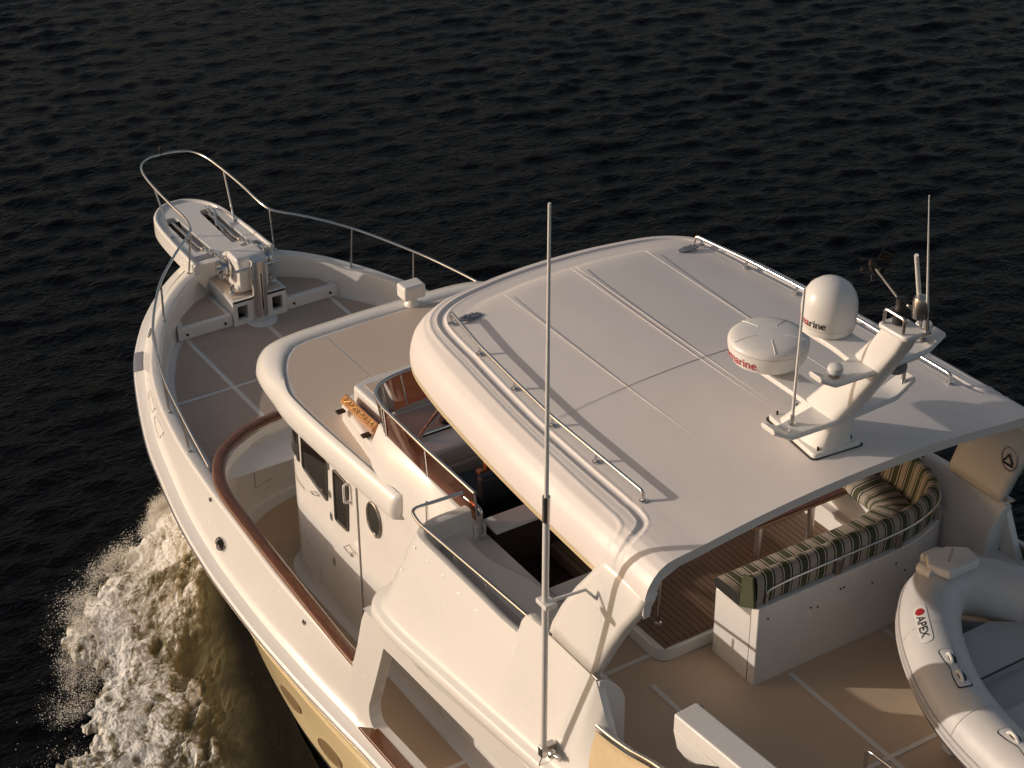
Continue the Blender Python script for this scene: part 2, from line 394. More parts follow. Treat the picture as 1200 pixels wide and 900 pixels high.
def capz(x): return ip(x, [-7, 4, 5.4, 6, 6.84, 7.95, 8.8, 9.55, 9.76], [2.03, 2.03, 2.05, 2.09, 2.14, 2.22, 2.29, 2.40, 2.43])
def resample(X, Y, n):
    P = cat_rom([(x, y, 0) for x, y in zip(X, Y)], 10); L = [0]
    for a, b in zip(P, P[1:]): L.append(L[-1] + (b - a).length)
    return [Vector((np.interp(t, L, [p.x for p in P]), np.interp(t, L, [p.y for p in P]), 0)) for t in np.linspace(0, L[-1], n)]
def offs(P, d):
    """plan curve moved inboard by d (port half, stern to stem)"""
    out = []
    for i, p in enumerate(P):
        t = P[min(i + 1, len(P) - 1)] - P[max(i - 1, 0)]; t.z = 0; t.normalize(); nrm = Vector((-t.y, t.x, 0))
        if nrm.y < 0: nrm = -nrm
        if i == len(P) - 1: nrm = Vector((1, 0, 0))
        nrm.x = abs(nrm.x) if p.x > 0 and i > len(P) * .5 else nrm.x
        out.append(Vector((p.x - nrm.x * d, max(0.0, p.y - nrm.y * d), 0)))
    return out
NS = 150
RUB = resample(RUBX, RUBY, NS)
CAP = resample(CAPX, CAPY, NS)
def both(rows):
    """port half rows -> full rows round the stem"""
    return [list(r) + [Vector((p[0], -p[1], p[2])) for p in reversed(r[:-1])] for r in rows]
def zed(P, z): return [Vector((p.x, p.y, z(p) if callable(z) else z)) for p in P]

# hull topsides (cream)
WLX = [-7, -2, 1, 3, 3.8, 4.85, 6, 7, 8, 8.8, 9.3]; WLY = [2.0, 2.2, 2.25, 2.27, 2.22, 2.06, 1.78, 1.38, .85, .35, 0]
rows = []
WL = resample(WLX, WLY, NS)
r0 = zed(offs(RUB, .045), lambda p: rubz(p.x) - .09)
for k in range(9):
    t = k / 8; row = []
    for a, b in zip(r0, WL):
        q = a.lerp(Vector((b.x, b.y, -0.05)), t); fl = .10 * math.sin(math.pi * t) * min(1, max(0, (a.x - 2) / 5)); q.y = max(0, q.y - fl * (1 if q.y > .12 else 0)); row.append(q)
    rows.append(row)
rows.append([Vector((p.x * .995, p.y * .8, -.7)) for p in WL])
hull = MB().grid(both(rows)).build("hull", CREAM, G, ang=60)
MB().tube([rows[1][k].lerp(rows[2][k], .2) + Vector((0, .004, 0)) for k in range(20, NS - 14)], .009, 8).build("hull_knuckle", CREAM, hull)
RECESSC = mat("recess_shade", (0.20, 0.135, 0.06), 0.6, var=.1, varscale=30)  # dark tan standing in for the shade inside the hull recesses
bpy.context.view_layer.update()
for (u, v) in ((341, 819), (387, 882)):      # two oval recesses in the topsides, their shade painted as flat tan plates
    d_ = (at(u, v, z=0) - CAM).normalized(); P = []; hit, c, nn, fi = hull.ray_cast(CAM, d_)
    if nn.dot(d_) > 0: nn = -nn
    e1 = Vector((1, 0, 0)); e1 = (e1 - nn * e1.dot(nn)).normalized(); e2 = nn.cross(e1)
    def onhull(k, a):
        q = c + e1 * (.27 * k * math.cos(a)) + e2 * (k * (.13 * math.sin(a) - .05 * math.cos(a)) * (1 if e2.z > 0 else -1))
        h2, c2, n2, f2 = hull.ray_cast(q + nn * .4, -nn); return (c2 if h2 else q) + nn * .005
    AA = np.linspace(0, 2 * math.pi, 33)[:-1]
    MB().grid([[onhull(k, a) for a in AA] for k in (.01, .35, .7, 1)], close_u=True).build("hull_recess", RECESSC, hull)
    MB().tube([onhull(1, a) for a in AA], .006, 6, closed=True).build("recess_rim", RECESSC, hull)
# rub rail moulding and its steel strip
prof = [(.13, .065), (.115, .05), (.02, .028), (.004, .02), (0, .008), (0, -.05), (.05, -.085)]
rub = MB().grid(both([zed(offs(RUB, d), lambda p, h=h: rubz(p.x) + h) for d, h in prof])).build("rub_rail", WHITE, G, ang=50)
strip = MB(); sp = zed(offs(RUB, -.004), lambda p: rubz(p.x) - .03)[20:]
strip.tube(sp + mir(reversed(sp[:-1])), .013, 8); strip.build("steel_strip", STEEL, rub)
pad = MB(); ii = [i for i, p in enumerate(RUB) if 8.45 < p.x < 8.98]
pad.grid([zed([offs(RUB, d)[i] for i in ii], lambda p, h=h: rubz(p.x) + h + .006) for d, h in ((.105, .048), (.02, .028), (-.003, .012))])
pad.build("step_pad", GREYPAD, rub)
# bulwark: outer face, rounded cap, inner face
def bulwark():
    lo = zed(offs(RUB, .118), lambda p: rubz(p.x) + .045)
    rows = [lo]
    for t in (.25, .5, .75): rows.append([a.lerp(Vector((c.x, c.y, capz(c.x) - .05)), t) for a, c in zip(lo, CAP)])
    for d, h in ((0, -.05), (.004, -.02), (.02, -.004), (.04, 0), (.12, 0), (.14, -.006), (.15, -.03), (.17, -.2), (.19, -.42)):
        rows.append(zed(offs(CAP, d), lambda p, h=h: max(1.88, capz(p.x) + h) if p.x > 5.6 else max(1.05, capz(p.x) + h)))
    rows.append([Vector((p.x, p.y, 1.88 if p.x > 5.75 else 1.04)) for p in rows[-1]])
    return rows
BW = [r for r in bulwark()]; 
def clip_row(r, x0=1.93, n=150):
    Q = [p for p in r if p.x > x0]; k = len(r) - len(Q); a, b = r[k - 1], r[k]; Q = [a.lerp(b, (x0 - a.x) / (b.x - a.x))] + Q; L = [0]
    for p, q in zip(Q, Q[1:]): L.append(L[-1] + (q - p).length)
    tt = np.linspace(0, L[-1], n); return [Vector([float(np.interp(t, L, [p[c] for p in Q])) for c in range(3)]) for t in tt]
MB().grid(both([clip_row(r) for r in BW])).build("bulwark", WHITE, G, ang=50)

# portuguese bridge wall (aft-facing, cove base) and side decks
WALLP = [(6.38, 0), (6.37, .5), (6.33, .98), (6.2, 1.42), (5.95, 1.78), (5.62, 2.0), (5.2, 2.09), (4.8, 2.13)]
W2 = cat_rom([(x, y, 0) for x, y in WALLP], 6)
W2f = mir(reversed(W2[1:])) + W2
wall = MB()
wall.grid([[Vector((p.x - d * (1 if abs(p.y) < 1.9 else .3), p.y * (1 - d * .25), z)) for p in W2f] for d, z in ((0, 2.03), (0, 1.25), (.03, 1.14), (.10, 1.065), (.16, 1.06))])
wall.build("bridge_wall", WHITE, G, ang=60)
dr = MB()
def onwall(y, z, off):
    best = min(W2, key=lambda p: abs(p.y - y)); return Vector((best.x - off, y, z))
dr.tube([onwall(y, z, .002) for y, z in ((1.08, 1.92), (1.08, 1.6), (1.08, 1.32), (1.2, 1.32), (1.3, 1.32), (1.40, 1.32), (1.40, 1.6), (1.40, 1.92), (1.3, 1.92), (1.2, 1.92))], .0035, 6, closed=True); dr.build("locker_door", SEAM, G)
sdk = MB(); sdk.grid([[Vector((x, y, 1.06)) for y in np.linspace(-2.25, 2.25, 12)] for x in np.linspace(-7, 6.42, 30)])
sdk.build("side_deck", NSSIDE, G)
for x0 in (5.1, 3.2, 1.2): MB().box((x0, 1.6, 1.064), (x0 + .05, 2.1, 1.068)).build("deck_seam", WHITE, G)

# teak cap rail along the inboard edge
CR = [Vector((6.45, -.02, 0))] + [Vector((x, y, 0)) for x, y in ((6.44, .5), (6.42, .95), (6.31, 1.43), (6.06, 1.81), (5.72, 2.03), (5.3, 2.15), (4.6, 2.205), (3.36, 2.265), (2.5, 2.30), (2.03, 2.31))]
crp = cat_rom(CR, 8)
def caprow(off, h, P):
    out = []
    for i, p in enumerate(P):
        t = (P[min(i + 1, len(P) - 1)] - P[max(i - 1, 0)]).normalized(); nn = Vector((-t.y, t.x, 0))
        out.append(Vector((p.x + nn.x * off, p.y + nn.y * off, 2.055 + h)))
    return out
capsec = [(-.065, -.02), (-.075, .0), (-.065, .022), (-.04, .032), (.04, .032), (.065, .022), (.075, 0), (.065, -.02)]
for P in (crp,):
    rows = [caprow(o, h, P) for o, h in capsec]
    MB().grid(rows).build("cap_rail", TEAK, G, ang=70)
    MB().grid([mir(r) for r in rows]).build("cap_rail", TEAK, G, ang=70)

# foredeck with panels, hatches, box
def well(z, d0=.185): return [Vector((p.x, p.y, z)) for p in offs(CAP, d0) if p.x > 5.7]
wl_ = well(1.9)
fd = MB(); fp = [p for p in wl_] ; n = len(fp)
fd.grid([[Vector((p.x, p.y * s, 1.9)) for p in fp] for s in np.linspace(1, -1, 14)]); fd.build("foredeck", WHITE, G)
def wy(x, d=.27):
    P = offs(CAP, d); return ip(x, [p.x for p in P if p.x > 3], [p.y for p in P if p.x > 3])
fpan = MB()
for (xa, xb) in ((7.52, 8.86), (6.52, 7.47)):
    for (ya, yb) in ((1.04, 9), (.03, .98), (-.98, -.03), (-9, -1.04)):
        N = 10; rr = []
        for x in np.linspace(xa, xb, N):
            lim = wy(x); xx = min(x, 6.6 if False else x)
            a = max(-lim, ya); b = min(lim, yb)
            if ya == 9 or a > b: a = b = max(-lim, min(lim, ya))
            rr.append([Vector((x, a, 1.9045)), Vector((x, b, 1.9045))])
        fpan.grid(rr)
for s in (1, -1):
    wo = sorted([(p.x, p.y) for p in crp], key=lambda q: q[0]); rr = []
    for x in np.linspace(5.98, 6.515, 12):
        a = float(np.interp(x, [q[0] for q in wo], [q[1] for q in wo])) + .10; b = wy(x) - .02
        if b > a: rr.append([Vector((x, s * a, 1.9045)), Vector((x, s * b, 1.9045))])
    fpan.grid(rr)
fpan.build("foredeck_panel", NSGREY, G)
# windlass box with hawse openings, side lockers
bx = MB(); bx.plate(round_poly([(-.37, 1.9), (.37, 1.9), (.37, 2.25), (-.37, 2.25)], [0, 0, .03, .03]),
    [round_poly([(-.31, 1.98), (-.17, 1.98), (-.17, 2.17), (-.31, 2.17)], .015)[::-1], round_poly([(.17, 1.98), (.31, 1.98), (.31, 2.17), (.17, 2.17)], .015)[::-1]],
    lambda u, w: Vector((8.80, u, w)), lambda u, w: Vector((8.86, u, w)))
bx.box((8.862, -.37, 1.9), (9.6, -.34, 2.22)); bx.box((8.862, .34, 1.9), (9.6, .37, 2.22)); bx.box((8.80, -.372, 2.221), (9.62, .372, 2.252))
bx.box((8.862, -.16, 1.9), (9.5, .16, 2.22))
wbox = bx.build("windlass_box", WHITE, G, bevel=.012)
MB().box((8.86, -.34, 2.253), (9.5, .34, 2.257)).build("anti_slip_pad", NSBEIGE, wbox)
hl = MB(); hl.lathe([(.0, 0), (.06, .0), (.07, .03), (.05, .06), (0, .07)], (8.95, .24, 1.91)); hl.build("chain_coil", BLACK, wbox)
hl = MB(); hl.lathe([(.0, 0), (.06, .0), (.07, .03), (.05, .06), (0, .07)], (8.95, -.24, 1.91)); hl.build("chain_coil", BLACK, wbox)
hw = [(8.83, .375), (8.83, 1.12), (9.05, 1.05), (9.25, .90), (9.45, .66), (9.47, .375)]
for s in (1, -1):
    lk = MB(); lk.prism([(x, y * s, 1.9) for x, y in hw], (0, 0, .17)); L = lk.build("bow_locker", WHITE, G, bevel=.02)
    pn = MB(); pn.prism([(x, y * s, 2.072) for x, y in ((8.90, .45), (8.90, 1.02), (9.06, .97), (9.2, .86), (9.40, .60), (9.40, .45))], (0, 0, .006)); pn.build("hatch_lid", NSGREY, L)
    for yy in (.48, 1.0):
        MB().lathe([(0, 0), (.016, 0), (.016, .02), (0, .022)], (8.829, yy * s, 1.98), (-1, 0, 0), 12).build("latch", BRONZE, L)
# samson post with cross bar
sm = MB(); sm.tube([(8.80, 0, 1.9), (8.80, 0, 2.77)], .098, 28); post = sm.build("samson_post", STEEL, G, bevel=.01)
MB().tube([(8.80, -.33, 2.66), (8.80, .33, 2.66)], .018, 12).build("cross_bar", STEEL, post)
MB().lathe([(.2, 0), (.2, .012), (.12, .02), (.1, .022)], (8.78, 0, 1.905)).build("post_foot", WHITE, post)
MB().box((8.694, -.006, 2.1), (8.704, .006, 2.6)).build("slot", BLACK, post)

# bow pulpit platform with two anchor slots
PO = [(9.5, .56), (10.3, .535), (10.9, .475), (11.2, .34), (11.36, .15), (11.38, 0)]
po = cat_rom([(x, y, 0) for x, y in PO], 6); outl = [(p.x, p.y) for p in po] + [(p.x, -p.y) for p in reversed(po[:-1])]
slots = []
for s in (1, -1):
    sl = round_poly([(9.85, .36 * s), (10.95, .36 * s - .02 * s), (10.95, .17 * s), (9.85, .15 * s)], [.03, .09, .09, .03])
    slots.append(sl if s < 0 else sl[::-1])
pf = MB(); pf.plate(outl, slots, lambda u, w: Vector((u, w, 2.50)), lambda u, w: Vector((u, w, 2.30)))
pul = pf.build("bow_pulpit", WHITE, G, bevel=.03)
MB().grid([[Vector((x, y * k, z)) for x, y in [(9.3, .54), (10.2, .50), (10.8, .42), (11.1, .30), (11.25, 0.01)]] for k, z in ((1, 2.305), (.85, 2.18), (.7, 2.08))]).build("pulpit_underside", WHITE, pul)
MB().grid([[Vector((x, -y * k, z)) for x, y in [(9.3, .54), (10.2, .50), (10.8, .42), (11.1, .30), (11.25, 0.01)]] for k, z in ((1, 2.305), (.85, 2.18), (.7, 2.08))]).build("pulpit_underside", WHITE, pul)
tr_ = [Vector((p.x - .03, p.y * .945, 2.50)) for p in po]; MB().tube(tr_ + mir(reversed(tr_[:-1])), .03, 10).build("toe_rail", WHITE, pul)
for s in (1, -1):
    fl = MB(); fl.box((9.86, min(.16 * s, .35 * s), 2.35), (10.45, max(.16 * s, .35 * s), 2.40)); fl.build("slot_tray", STEELD, pul)
    rl = MB(); rl.tube([(10.80, .16 * s, 2.45), (10.80, .35 * s, 2.45)], .045, 16); rl.build("anchor_roller", BRONZE, pul)
    pp = MB(); pp.box((9.62, min(.2 * s, .45 * s), 2.502), (9.74, max(.2 * s, .45 * s), 2.508)); pp.build("foot_pad", GREYPAD, pul)

# bow rail
RZt = [(5.2, 2.34, 2.52), (5.7, 2.28, 2.58), (6.13, 2.22, 2.62), (6.84, 2.10, 2.66), (7.4, 1.95, 2.70), (7.95, 1.76, 2.74), (8.65, 1.36, 2.85), (9.1, .95, 2.95), (9.42, .62, 3.0), (9.55, .53, 3.03), (9.8, .50, 3.06), (10.2, .505, 3.08), (10.8, .49, 3.10), (11.2, .45, 3.12), (11.42, .36, 3.13), (11.55, .2, 3.13), (11.58, 0, 3.13)]
rp = cat_rom(RZt, 8); full = rp + mir(reversed(rp[:-1]))
rail = MB().tube(full, .017, 12).build("bow_rail", STEEL, G)
def on(P, x): return min(P, key=lambda p: abs(p.x - x))
for (bx_, by_, tx) in ((10.42, .45, 10.72), (9.56, .60, 9.50), (8.78, 1.30, 8.72), (7.95, 1.74, 7.95), (7.0, 2.03, 7.0), (6.2, 2.15, 6.2)):
    for s in (1, -1):
        t = on(rp, tx); b = Vector((bx_, by_ * s, 2.5 if bx_ > 9.6 else capz(bx_)))
        st = MB().tube([b, (t.x, t.y * s, t.z)], .0125, 10); st.lathe([(.03, 0), (.03, .008), (.016, .014)], b, seg=14); st.build("stanchion", STEEL, rail)
lp = MB(); lp.lathe([(.0, 0), (.02, 0), (.02, .06), (.028, .07), (.02, .1), (0, .105)], (11.57, .02, 3.145)); lp.build("bow_light", BRONZE, rail)

# fairleads, scuppers, vents on the bulwark face
def bulw(x, t, off=0.0, s=1):
    """point on the port bulwark outer face, t from bottom 0 to cap 1"""
    i = min(range(NS), key=lambda k: abs(CAP[k].x - x)); a = BW[0][i]; b = BW[4][i]; p = a.lerp(b, t)
    tn = (CAP[min(i + 1, NS - 1)] - CAP[max(0, i - 1)]).normalized(); nn = Vector((-tn.y, tn.x, .25)).normalized()
    return p + nn * off, tn, (b - a).normalized(), nn
def oval_on(x, t, w, h, name, mfr, min_, ring=.018, s=1):
    c, e1, e2, nn = bulw(x, t, .004)
    if s < 0: f_ = lambda v: Vector((v.x, -v.y, v.z))
    else: f_ = lambda v: v
    P = [f_(c + e1 * (w * math.cos(a)) + e2 * (h * math.sin(a))) for a in np.linspace(0, 2 * math.pi, 25)[:-1]]
    fr = MB().tube(P, ring, 8, closed=True).build(name, mfr, G)
    MB().poly(P).build("opening", min_, fr)
oval_on(8.72, .55, .10, .05, "fairlead", STEEL, BLACK)
oval_on(4.83, .42, .10, .10, "round_vent", STEEL, DARKGLASS)
oval_on(5.32, .93, .03, .035, "fuel_fill", STEEL, BLACK, .006)
oval_on(3.02, .88, .03, .035, "fuel_fill", STEEL, BLACK, .006)
for xx in (7.40, 6.93):
    P = [bulw(xx + a, .42 + b, .004)[0] for a, b in round_poly([(-.17, -.22), (.17, -.22), (.17, .22), (-.17, .22)], .13)]
    P2 = [bulw(xx + a * .8, .42 + b * .8, .006)[0] for a, b in round_poly([(-.17, -.22), (.17, -.22), (.17, .22), (-.17, .22)], .13)]
    fr = MB().tube(P, .012, 8, closed=True).build("freeing_port", WHITE, G); MB().poly(P2).build("flap", ROOFW, fr)
# ---- hull panels carrying the side up to the flybridge overhang, with the boarding opening cut in it
def hside(u, w):      # outer skin, flush with the bulwark and rising to the overhang
    yb = ip(u, [p.x for p in RUB], [p.y for p in RUB]) - .105
    return yb + (2.415 - yb) * (w - 1.19) / 1.9
so_ = [(2.06, 1.17), (2.06, 2.04), (1.99, 2.12), (1.87, 2.4), (1.72, 2.8), (1.62, 2.98), (.9, 3.06), (-1.3, 3.33), (-7, 3.4), (-7, 1.17)]
op = round_poly([(1.78, 1.44), (1.80, 1.66), (1.32, 2.74), (-1.6, 2.9), (-1.6, 2.0), (-.55, 1.44)], [.22, .22, .03, .3, .3, .4])
for s in (1, -1):
    sp_ = MB(); sp_.plate_fine(so_, [op[::-1]], lambda u, w: Vector((u, s * hside(u, w), w)), lambda u, w: Vector((u, s * (hside(u, w) - .13), w)), np.arange(-6.5, 2.0, .25), np.arange(1.3, 3.3, .2))
    sp_.build("side_panel", WHITE, G, bevel=.012)
    sl = MB(); sl.prism([(1.86, s * 2.435, 1.40), (-.6, s * 2.40, 1.40), (-.6, s * 2.25, 1.40), (1.72, s * 2.28, 1.40), (1.80, s * 2.38, 1.40)], (0, 0, .045)); sl.build("boarding_sill", TEAK, G, bevel=.012)

# ================================================================== PILOTHOUSE
HO = [(-4.2, 1.52), (4.62, 1.52), (4.85, 1.50), (5.05, 1.41), (5.2, 1.24), (5.3, 1.0), (5.38, .5), (5.40, 0)]
ho = [Vector((-4.2, 1.52, 0)), Vector((0, 1.52, 0)), Vector((4.2, 1.52, 0))] + cat_rom([(x, y, 0) for x, y in HO[1:]], 8)
hof = ho + mir(reversed(ho[:-1]))
hs = MB(); hs.grid([[Vector((p.x, p.y + (d if p.y > 0 else -d), z)) for p in hof] for d, z in ((.10, 1.062), (.045, 1.075), (.012, 1.11), (0, 1.18), (0, 3.2))])
house = hs.build("pilothouse", WHITE, G, ang=60)
FRAMEC = mat("window_frame", (0.11, 0.10, 0.09), 0.4, metal=.3)
def glass(poly, name="side_window", r=.05, y=1.52, fr_=.012, parent=None, m=DARKGLASS, ring=FRAMEC):
    P2 = round_poly(poly, r, 5); P = [Vector((x, y + .006, z)) for x, z in P2]
    f_ = MB().tube(P, fr_, 8, closed=True).build(name, ring, parent or house); MB().poly(P).build("pane", m, f_)
    return f_
glass([(4.60, 3.06), (4.03, 3.06), (4.08, 2.42), (4.62, 2.55)], "side_window", .05)
# wrapped corner window
cw = [p for p in ho if 4.68 < p.x and p.y > .95]
def infl(p, d):
    cdir = Vector((p.x - 4.4, p.y - .7, 0)).normalized(); return Vector((p.x + cdir.x * d, p.y + cdir.y * d, 0))
cg = MB(); k = [infl(p, .006) for p in cw]; cg.grid([[Vector((p.x, p.y, z)) for p in k] for z in (3.08, 2.62)]); cwn = cg.build("corner_window", DARKGLASS, house)
MB().tube([(k[0].x, k[0].y, 3.08)] + [Vector((p.x, p.y, 2.60 if i > 1 else 2.57)) for i, p in enumerate(k)] + [(k[-1].x, k[-1].y, 3.08)], .012, 8).build("window_frame", FRAMEC, cwn)
# front windows (behind the visor)
for yy in (-.75, 0, .75):
    fw = MB(); fw.box((5.40, yy - .3, 2.6), (5.412, yy + .3, 3.1)); fw.build("front_window", DARKGLASS, house)
# door
dp = [at(392, 546, y=1.52), at(418, 574, y=1.52), at(416, 738, y=1.52), at(394, 700, y=1.52)]
dx0, dx1 = 3.97, 3.40
door = MB().plate(round_poly([(dx0, 1.16), (dx1, 1.10), (dx1, 3.12), (dx0, 3.12)], .04), [], lambda u, w: Vector((u, 1.538, w)), lambda u, w: Vector((u, 1.522, w))).build("side_door", WHITE, house, bevel=.005)
sg = MB(); P = [Vector((x, 1.5215, z)) for x, z in round_poly([(dx0 + .014, 1.14), (dx1 - .014, 1.08), (dx1 - .014, 3.14), (dx0 + .014, 3.14)], .04)]
sg.poly(P); sg.build("door_gap", SEAM, house)
glass([(3.86, 2.96), (3.55, 2.94), (3.60, 2.33), (3.875, 2.32)], "door_window", .05, 1.538, .013, door)
for zz in (2.93, 2.58, 2.30, 1.72): MB().box((dx0 - .015, 1.524, zz - .045), (dx0 + .03, 1.546, zz + .045)).build("hinge", STEELD, door, bevel=.003)
h_ = MB(); hc = at(410, 642, y=1.56); h_.tube([hc + Vector((.05, -.02, 0)), hc + Vector((.05, .04, 0)), hc + Vector((-.06, .04, -.02)), hc + Vector((-.06, -.02, -.02))], .009, 8); h_.lathe([(.03, 0), (.03, .012), (.012, .02)], hc + Vector((0, -.025, -.09)), (0, 1, 0), 12); h_.build("door_handle", STEEL, door)
gh = MB(); gc = at(407, 578, y=1.56); gh.tube(fillet([gc + Vector((0, -.03, .11)), gc + Vector((0, .04, .11)), gc + Vector((0, .04, -.11)), gc + Vector((0, -.03, -.11))], .03), .014, 8); gh.build("grab_handle", PLASTIC, door)
gh = MB(); gc = at(368, 578, y=1.55); gh.tube(fillet([gc + Vector((.04, -.03, -.02)), gc + Vector((.04, .03, .02)), gc + Vector((-.04, .03, .02)), gc + Vector((-.04, -.03, -.02))], .03), .008, 8); gh.build("latch_handle", STEEL, house)
vc = at(375, 670, y=1.523); MB().lathe([(.045, 0), (.045, .006), (.02, .014), (0, .016)], vc, (0, 1, 0), 20).build("deck_light", PLASTIC, house)
# oval port
oc = at(438, 609, y=1.53); P = [oc + Vector((.135 * math.cos(a), 0, .195 * math.sin(a))) for a in np.linspace(0, 2 * math.pi, 33)[:-1]]
ovl = MB().tube(P, .014, 8, closed=True).build("oval_window", STEELD, house); MB().poly(P).build("pane", DARKGLASS, ovl)

# pilothouse roof with rolled rim and recessed panels
RO = [(2.42, 1.695), (3.2, 1.73), (4.0, 1.755), (4.5, 1.75), (4.85, 1.71), (5.2, 1.67), (5.5, 1.58), (5.74, 1.39), (5.85, 1.05), (5.88, .5), (5.89, 0)]
ro = resample([p[0] for p in RO], [p[1] for p in RO], 110)
RPROF = [(.07, .10, 3.24), (.015, .03, 3.255), (0, 0, 3.305), (.002, .01, 3.36), (.018, .05, 3.43), (.045, .13, 3.485), (.075, .26, 3.522), (.095, .36, 3.532), (.104, .382, 3.525), (.111, .392, 3.502), (.121, .404, 3.502), (.132, .42, 3.520)]
def ringw(ds, df):
    out = []; a = offs(ro, .1)
    for p, q in zip(ro, a):
        w = max(0, min(1, (p.x - 4.5) / 1.25)); w = w * w * (3 - 2 * w); d = ds + (df - ds) * w
        out.append(Vector((p.x + (q.x - p.x) * d * 10, max(0, p.y + (q.y - p.y) * d * 10) if p.y > 1e-6 else 0, 0)))
    return out
rrows = [zed(ringw(a, b), z) for a, b, z in RPROF]
roof = MB(); roof.grid(both(rrows)); inner = rrows[-1]
roof.grid([[Vector((p.x, p.y * s, 3.520)) for p in inner] for s in np.linspace(1, -1, 12)])
low = rrows[0]; roof.grid([[Vector((p.x, p.y * s, 3.24)) for p in low] for s in np.linspace(1, -1, 6)])
for s in (1, -1):
    R = []
    for k in range(9):      # rounded aft end of the visor
        a = k / 8 * math.pi / 2
        R.append([Vector((2.42 - .09 * math.sin(a), s * (1.55 + (1.695 - ds - 1.55) * math.cos(a)), z)) for ds, df, z in RPROF])
    roof.grid(R)
rf = roof.build("pilothouse_roof", WHITE, G, ang=45)
pn = MB(); g2 = [Vector((p.x - (.02 if p.x > 5 else 0), p.y - .012 if p.y > .02 else p.y, 3.5240)) for p in inner]
for (ya, yb) in ((.775, 9), (-.755, .755), (-9, -.775)):
    rr = []
    X = [p.x for p in g2]
    for x in list(np.linspace(2.42, 4.8, 8)) + list(np.linspace(4.85, max(X) - .003, 22)):
        ys = [p for p in g2]; lim = float(np.interp(x, [p.x for p in sorted(ys, key=lambda q: q.x)], [p.y for p in sorted(ys, key=lambda q: q.x)]))
        a = max(-lim, ya); b = min(lim, yb)
        if a > b: continue
        rr.append([Vector((x, a, 3.5240)), Vector((x, b, 3.5240))])
    pn.grid(rr)
pn.build("roof_panel", NSBEIGE, rf)

# ================================================================== FLYBRIDGE
fm = MB(); o1 = round_poly([(2.3, 1.54), (2.3, -1.54), (2.9, -1.56), (3.88, -1.42), (3.97, -1.2), (3.97, 1.2), (3.88, 1.42), (2.9, 1.56)], [0, 0, .1, .1, .1, .1, .1, .1])
fm.prism([(x, y, 3.47) for x, y in o1], (0, 0, .24)); ledge = fm.build("flybridge_ledge", WHITE, G, bevel=.045, seg=4)
fm = MB(); o2 = [(2.3, 1.30), (2.3, -1.30), (3.80, -1.30), (3.86, -1.1), (3.86, 1.1), (3.80, 1.30)]
fm.prism([(x, y, 3.70) for x, y in o2], (0, 0, .20)); brow = fm.build("flybridge_brow", WHITE, G, bevel=.035, seg=4)
MB().prism([(x, y, 3.902) for x, y in ((3.1, 1.2), (3.1, -1.2), (3.74, -1.2), (3.74, 1.2))], (0, 0, .005)).build("brow_panel", NSBEIGE, brow)
# coaming sides with sloped outer face
for s in (1, -1):
    cm = MB(); R = []
    for x, yt, zt, ym, zm, yl, zl in ((3.02, 1.44, 3.90, 1.52, 3.74, 1.56, 3.58), (2.85, 1.47, 3.90, 1.57, 3.70, 1.62, 3.57), (2.6, 1.49, 3.90, 1.58, 3.66, 1.64, 3.50), (2.3, 1.50, 3.90, 1.57, 3.60, 1.60, 3.30), (2.0, 1.50, 3.88, 1.545, 3.5, 1.535, 3.0), (1.6, 1.50, 3.86, 1.53, 3.4, 1.53, 3.0), (1.10, 1.54, 3.86, 1.56, 3.4, 1.56, 3.0)):
        R.append([Vector(p) for p in ((x, s * (yt - .12), 3.3), (x, s * (yt - .12), zt), (x, s * (yt - .02), zt + .012), (x, s * yt, zt), (x, s * ym, zm), (x, s * yl, zl))])
    cm.grid(R); cm.poly(R[-1]); cm.poly(R[0]); cm.build("flybridge_coaming", WHITE, G, ang=50)
# windscreen: smoked panels in a steel frame
WS = [(1.12, 1.52), (2.0, 1.52), (2.8, 1.50), (3.05, 1.44), (3.2, 1.30), (3.27, 1.05), (3.30, .5), (3.31, 0)]
wsp = [Vector((x, y, 0)) for x, y in WS[:2]] + cat_rom([(x, y, 0) for x, y in WS[2:]], 6); wsf = wsp + mir(reversed(wsp[:-1]))
def wsz(p): return 4.22 - .0 * p.x
def lo(p): return Vector((p.x - .10 * max(0, min(1, (p.x - 2.8) / .3)), p.y * .985, 3.905))
pz = MB(); pz.grid([[lo(p) for p in wsf], [Vector((p.x, p.y, 4.22)) for p in wsf]]); scr = pz.build("windscreen", TINT, G)
MB().tube(zed(wsf, 4.225), .018, 10).build("windscreen_rail", STEEL, scr)
for i in (0, 1, 2, 4, 8, 14, 20):
    if i < len(wsp):
        for s in (1, -1):
            p = wsp[i]; a = lo(p); MB().tube([(a.x, a.y * s, a.z), (p.x, p.y * s, 4.22)], .011, 8).build("screen_post", STEEL, scr)
# dash, helm and seats under the hardtop
MB().box((2.62, -1.34, 3.86), (3.06, 1.34, 3.915)).build("dash_top", NSGREY, G, bevel=.01)
MB().tube([(2.60, -1.3, 3.93), (2.60, 1.33, 3.93)], .014, 8).build("dash_rail", STEEL, G)
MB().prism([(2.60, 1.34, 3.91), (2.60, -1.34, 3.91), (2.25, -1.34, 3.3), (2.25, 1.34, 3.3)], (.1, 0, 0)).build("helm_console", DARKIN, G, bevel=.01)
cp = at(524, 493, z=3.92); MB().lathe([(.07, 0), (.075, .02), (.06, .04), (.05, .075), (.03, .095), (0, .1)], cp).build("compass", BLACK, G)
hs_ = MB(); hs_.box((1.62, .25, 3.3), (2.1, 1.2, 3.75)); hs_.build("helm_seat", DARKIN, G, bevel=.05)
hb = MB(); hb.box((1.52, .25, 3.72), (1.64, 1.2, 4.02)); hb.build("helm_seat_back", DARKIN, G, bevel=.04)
bc = at(567, 560, y=.95)
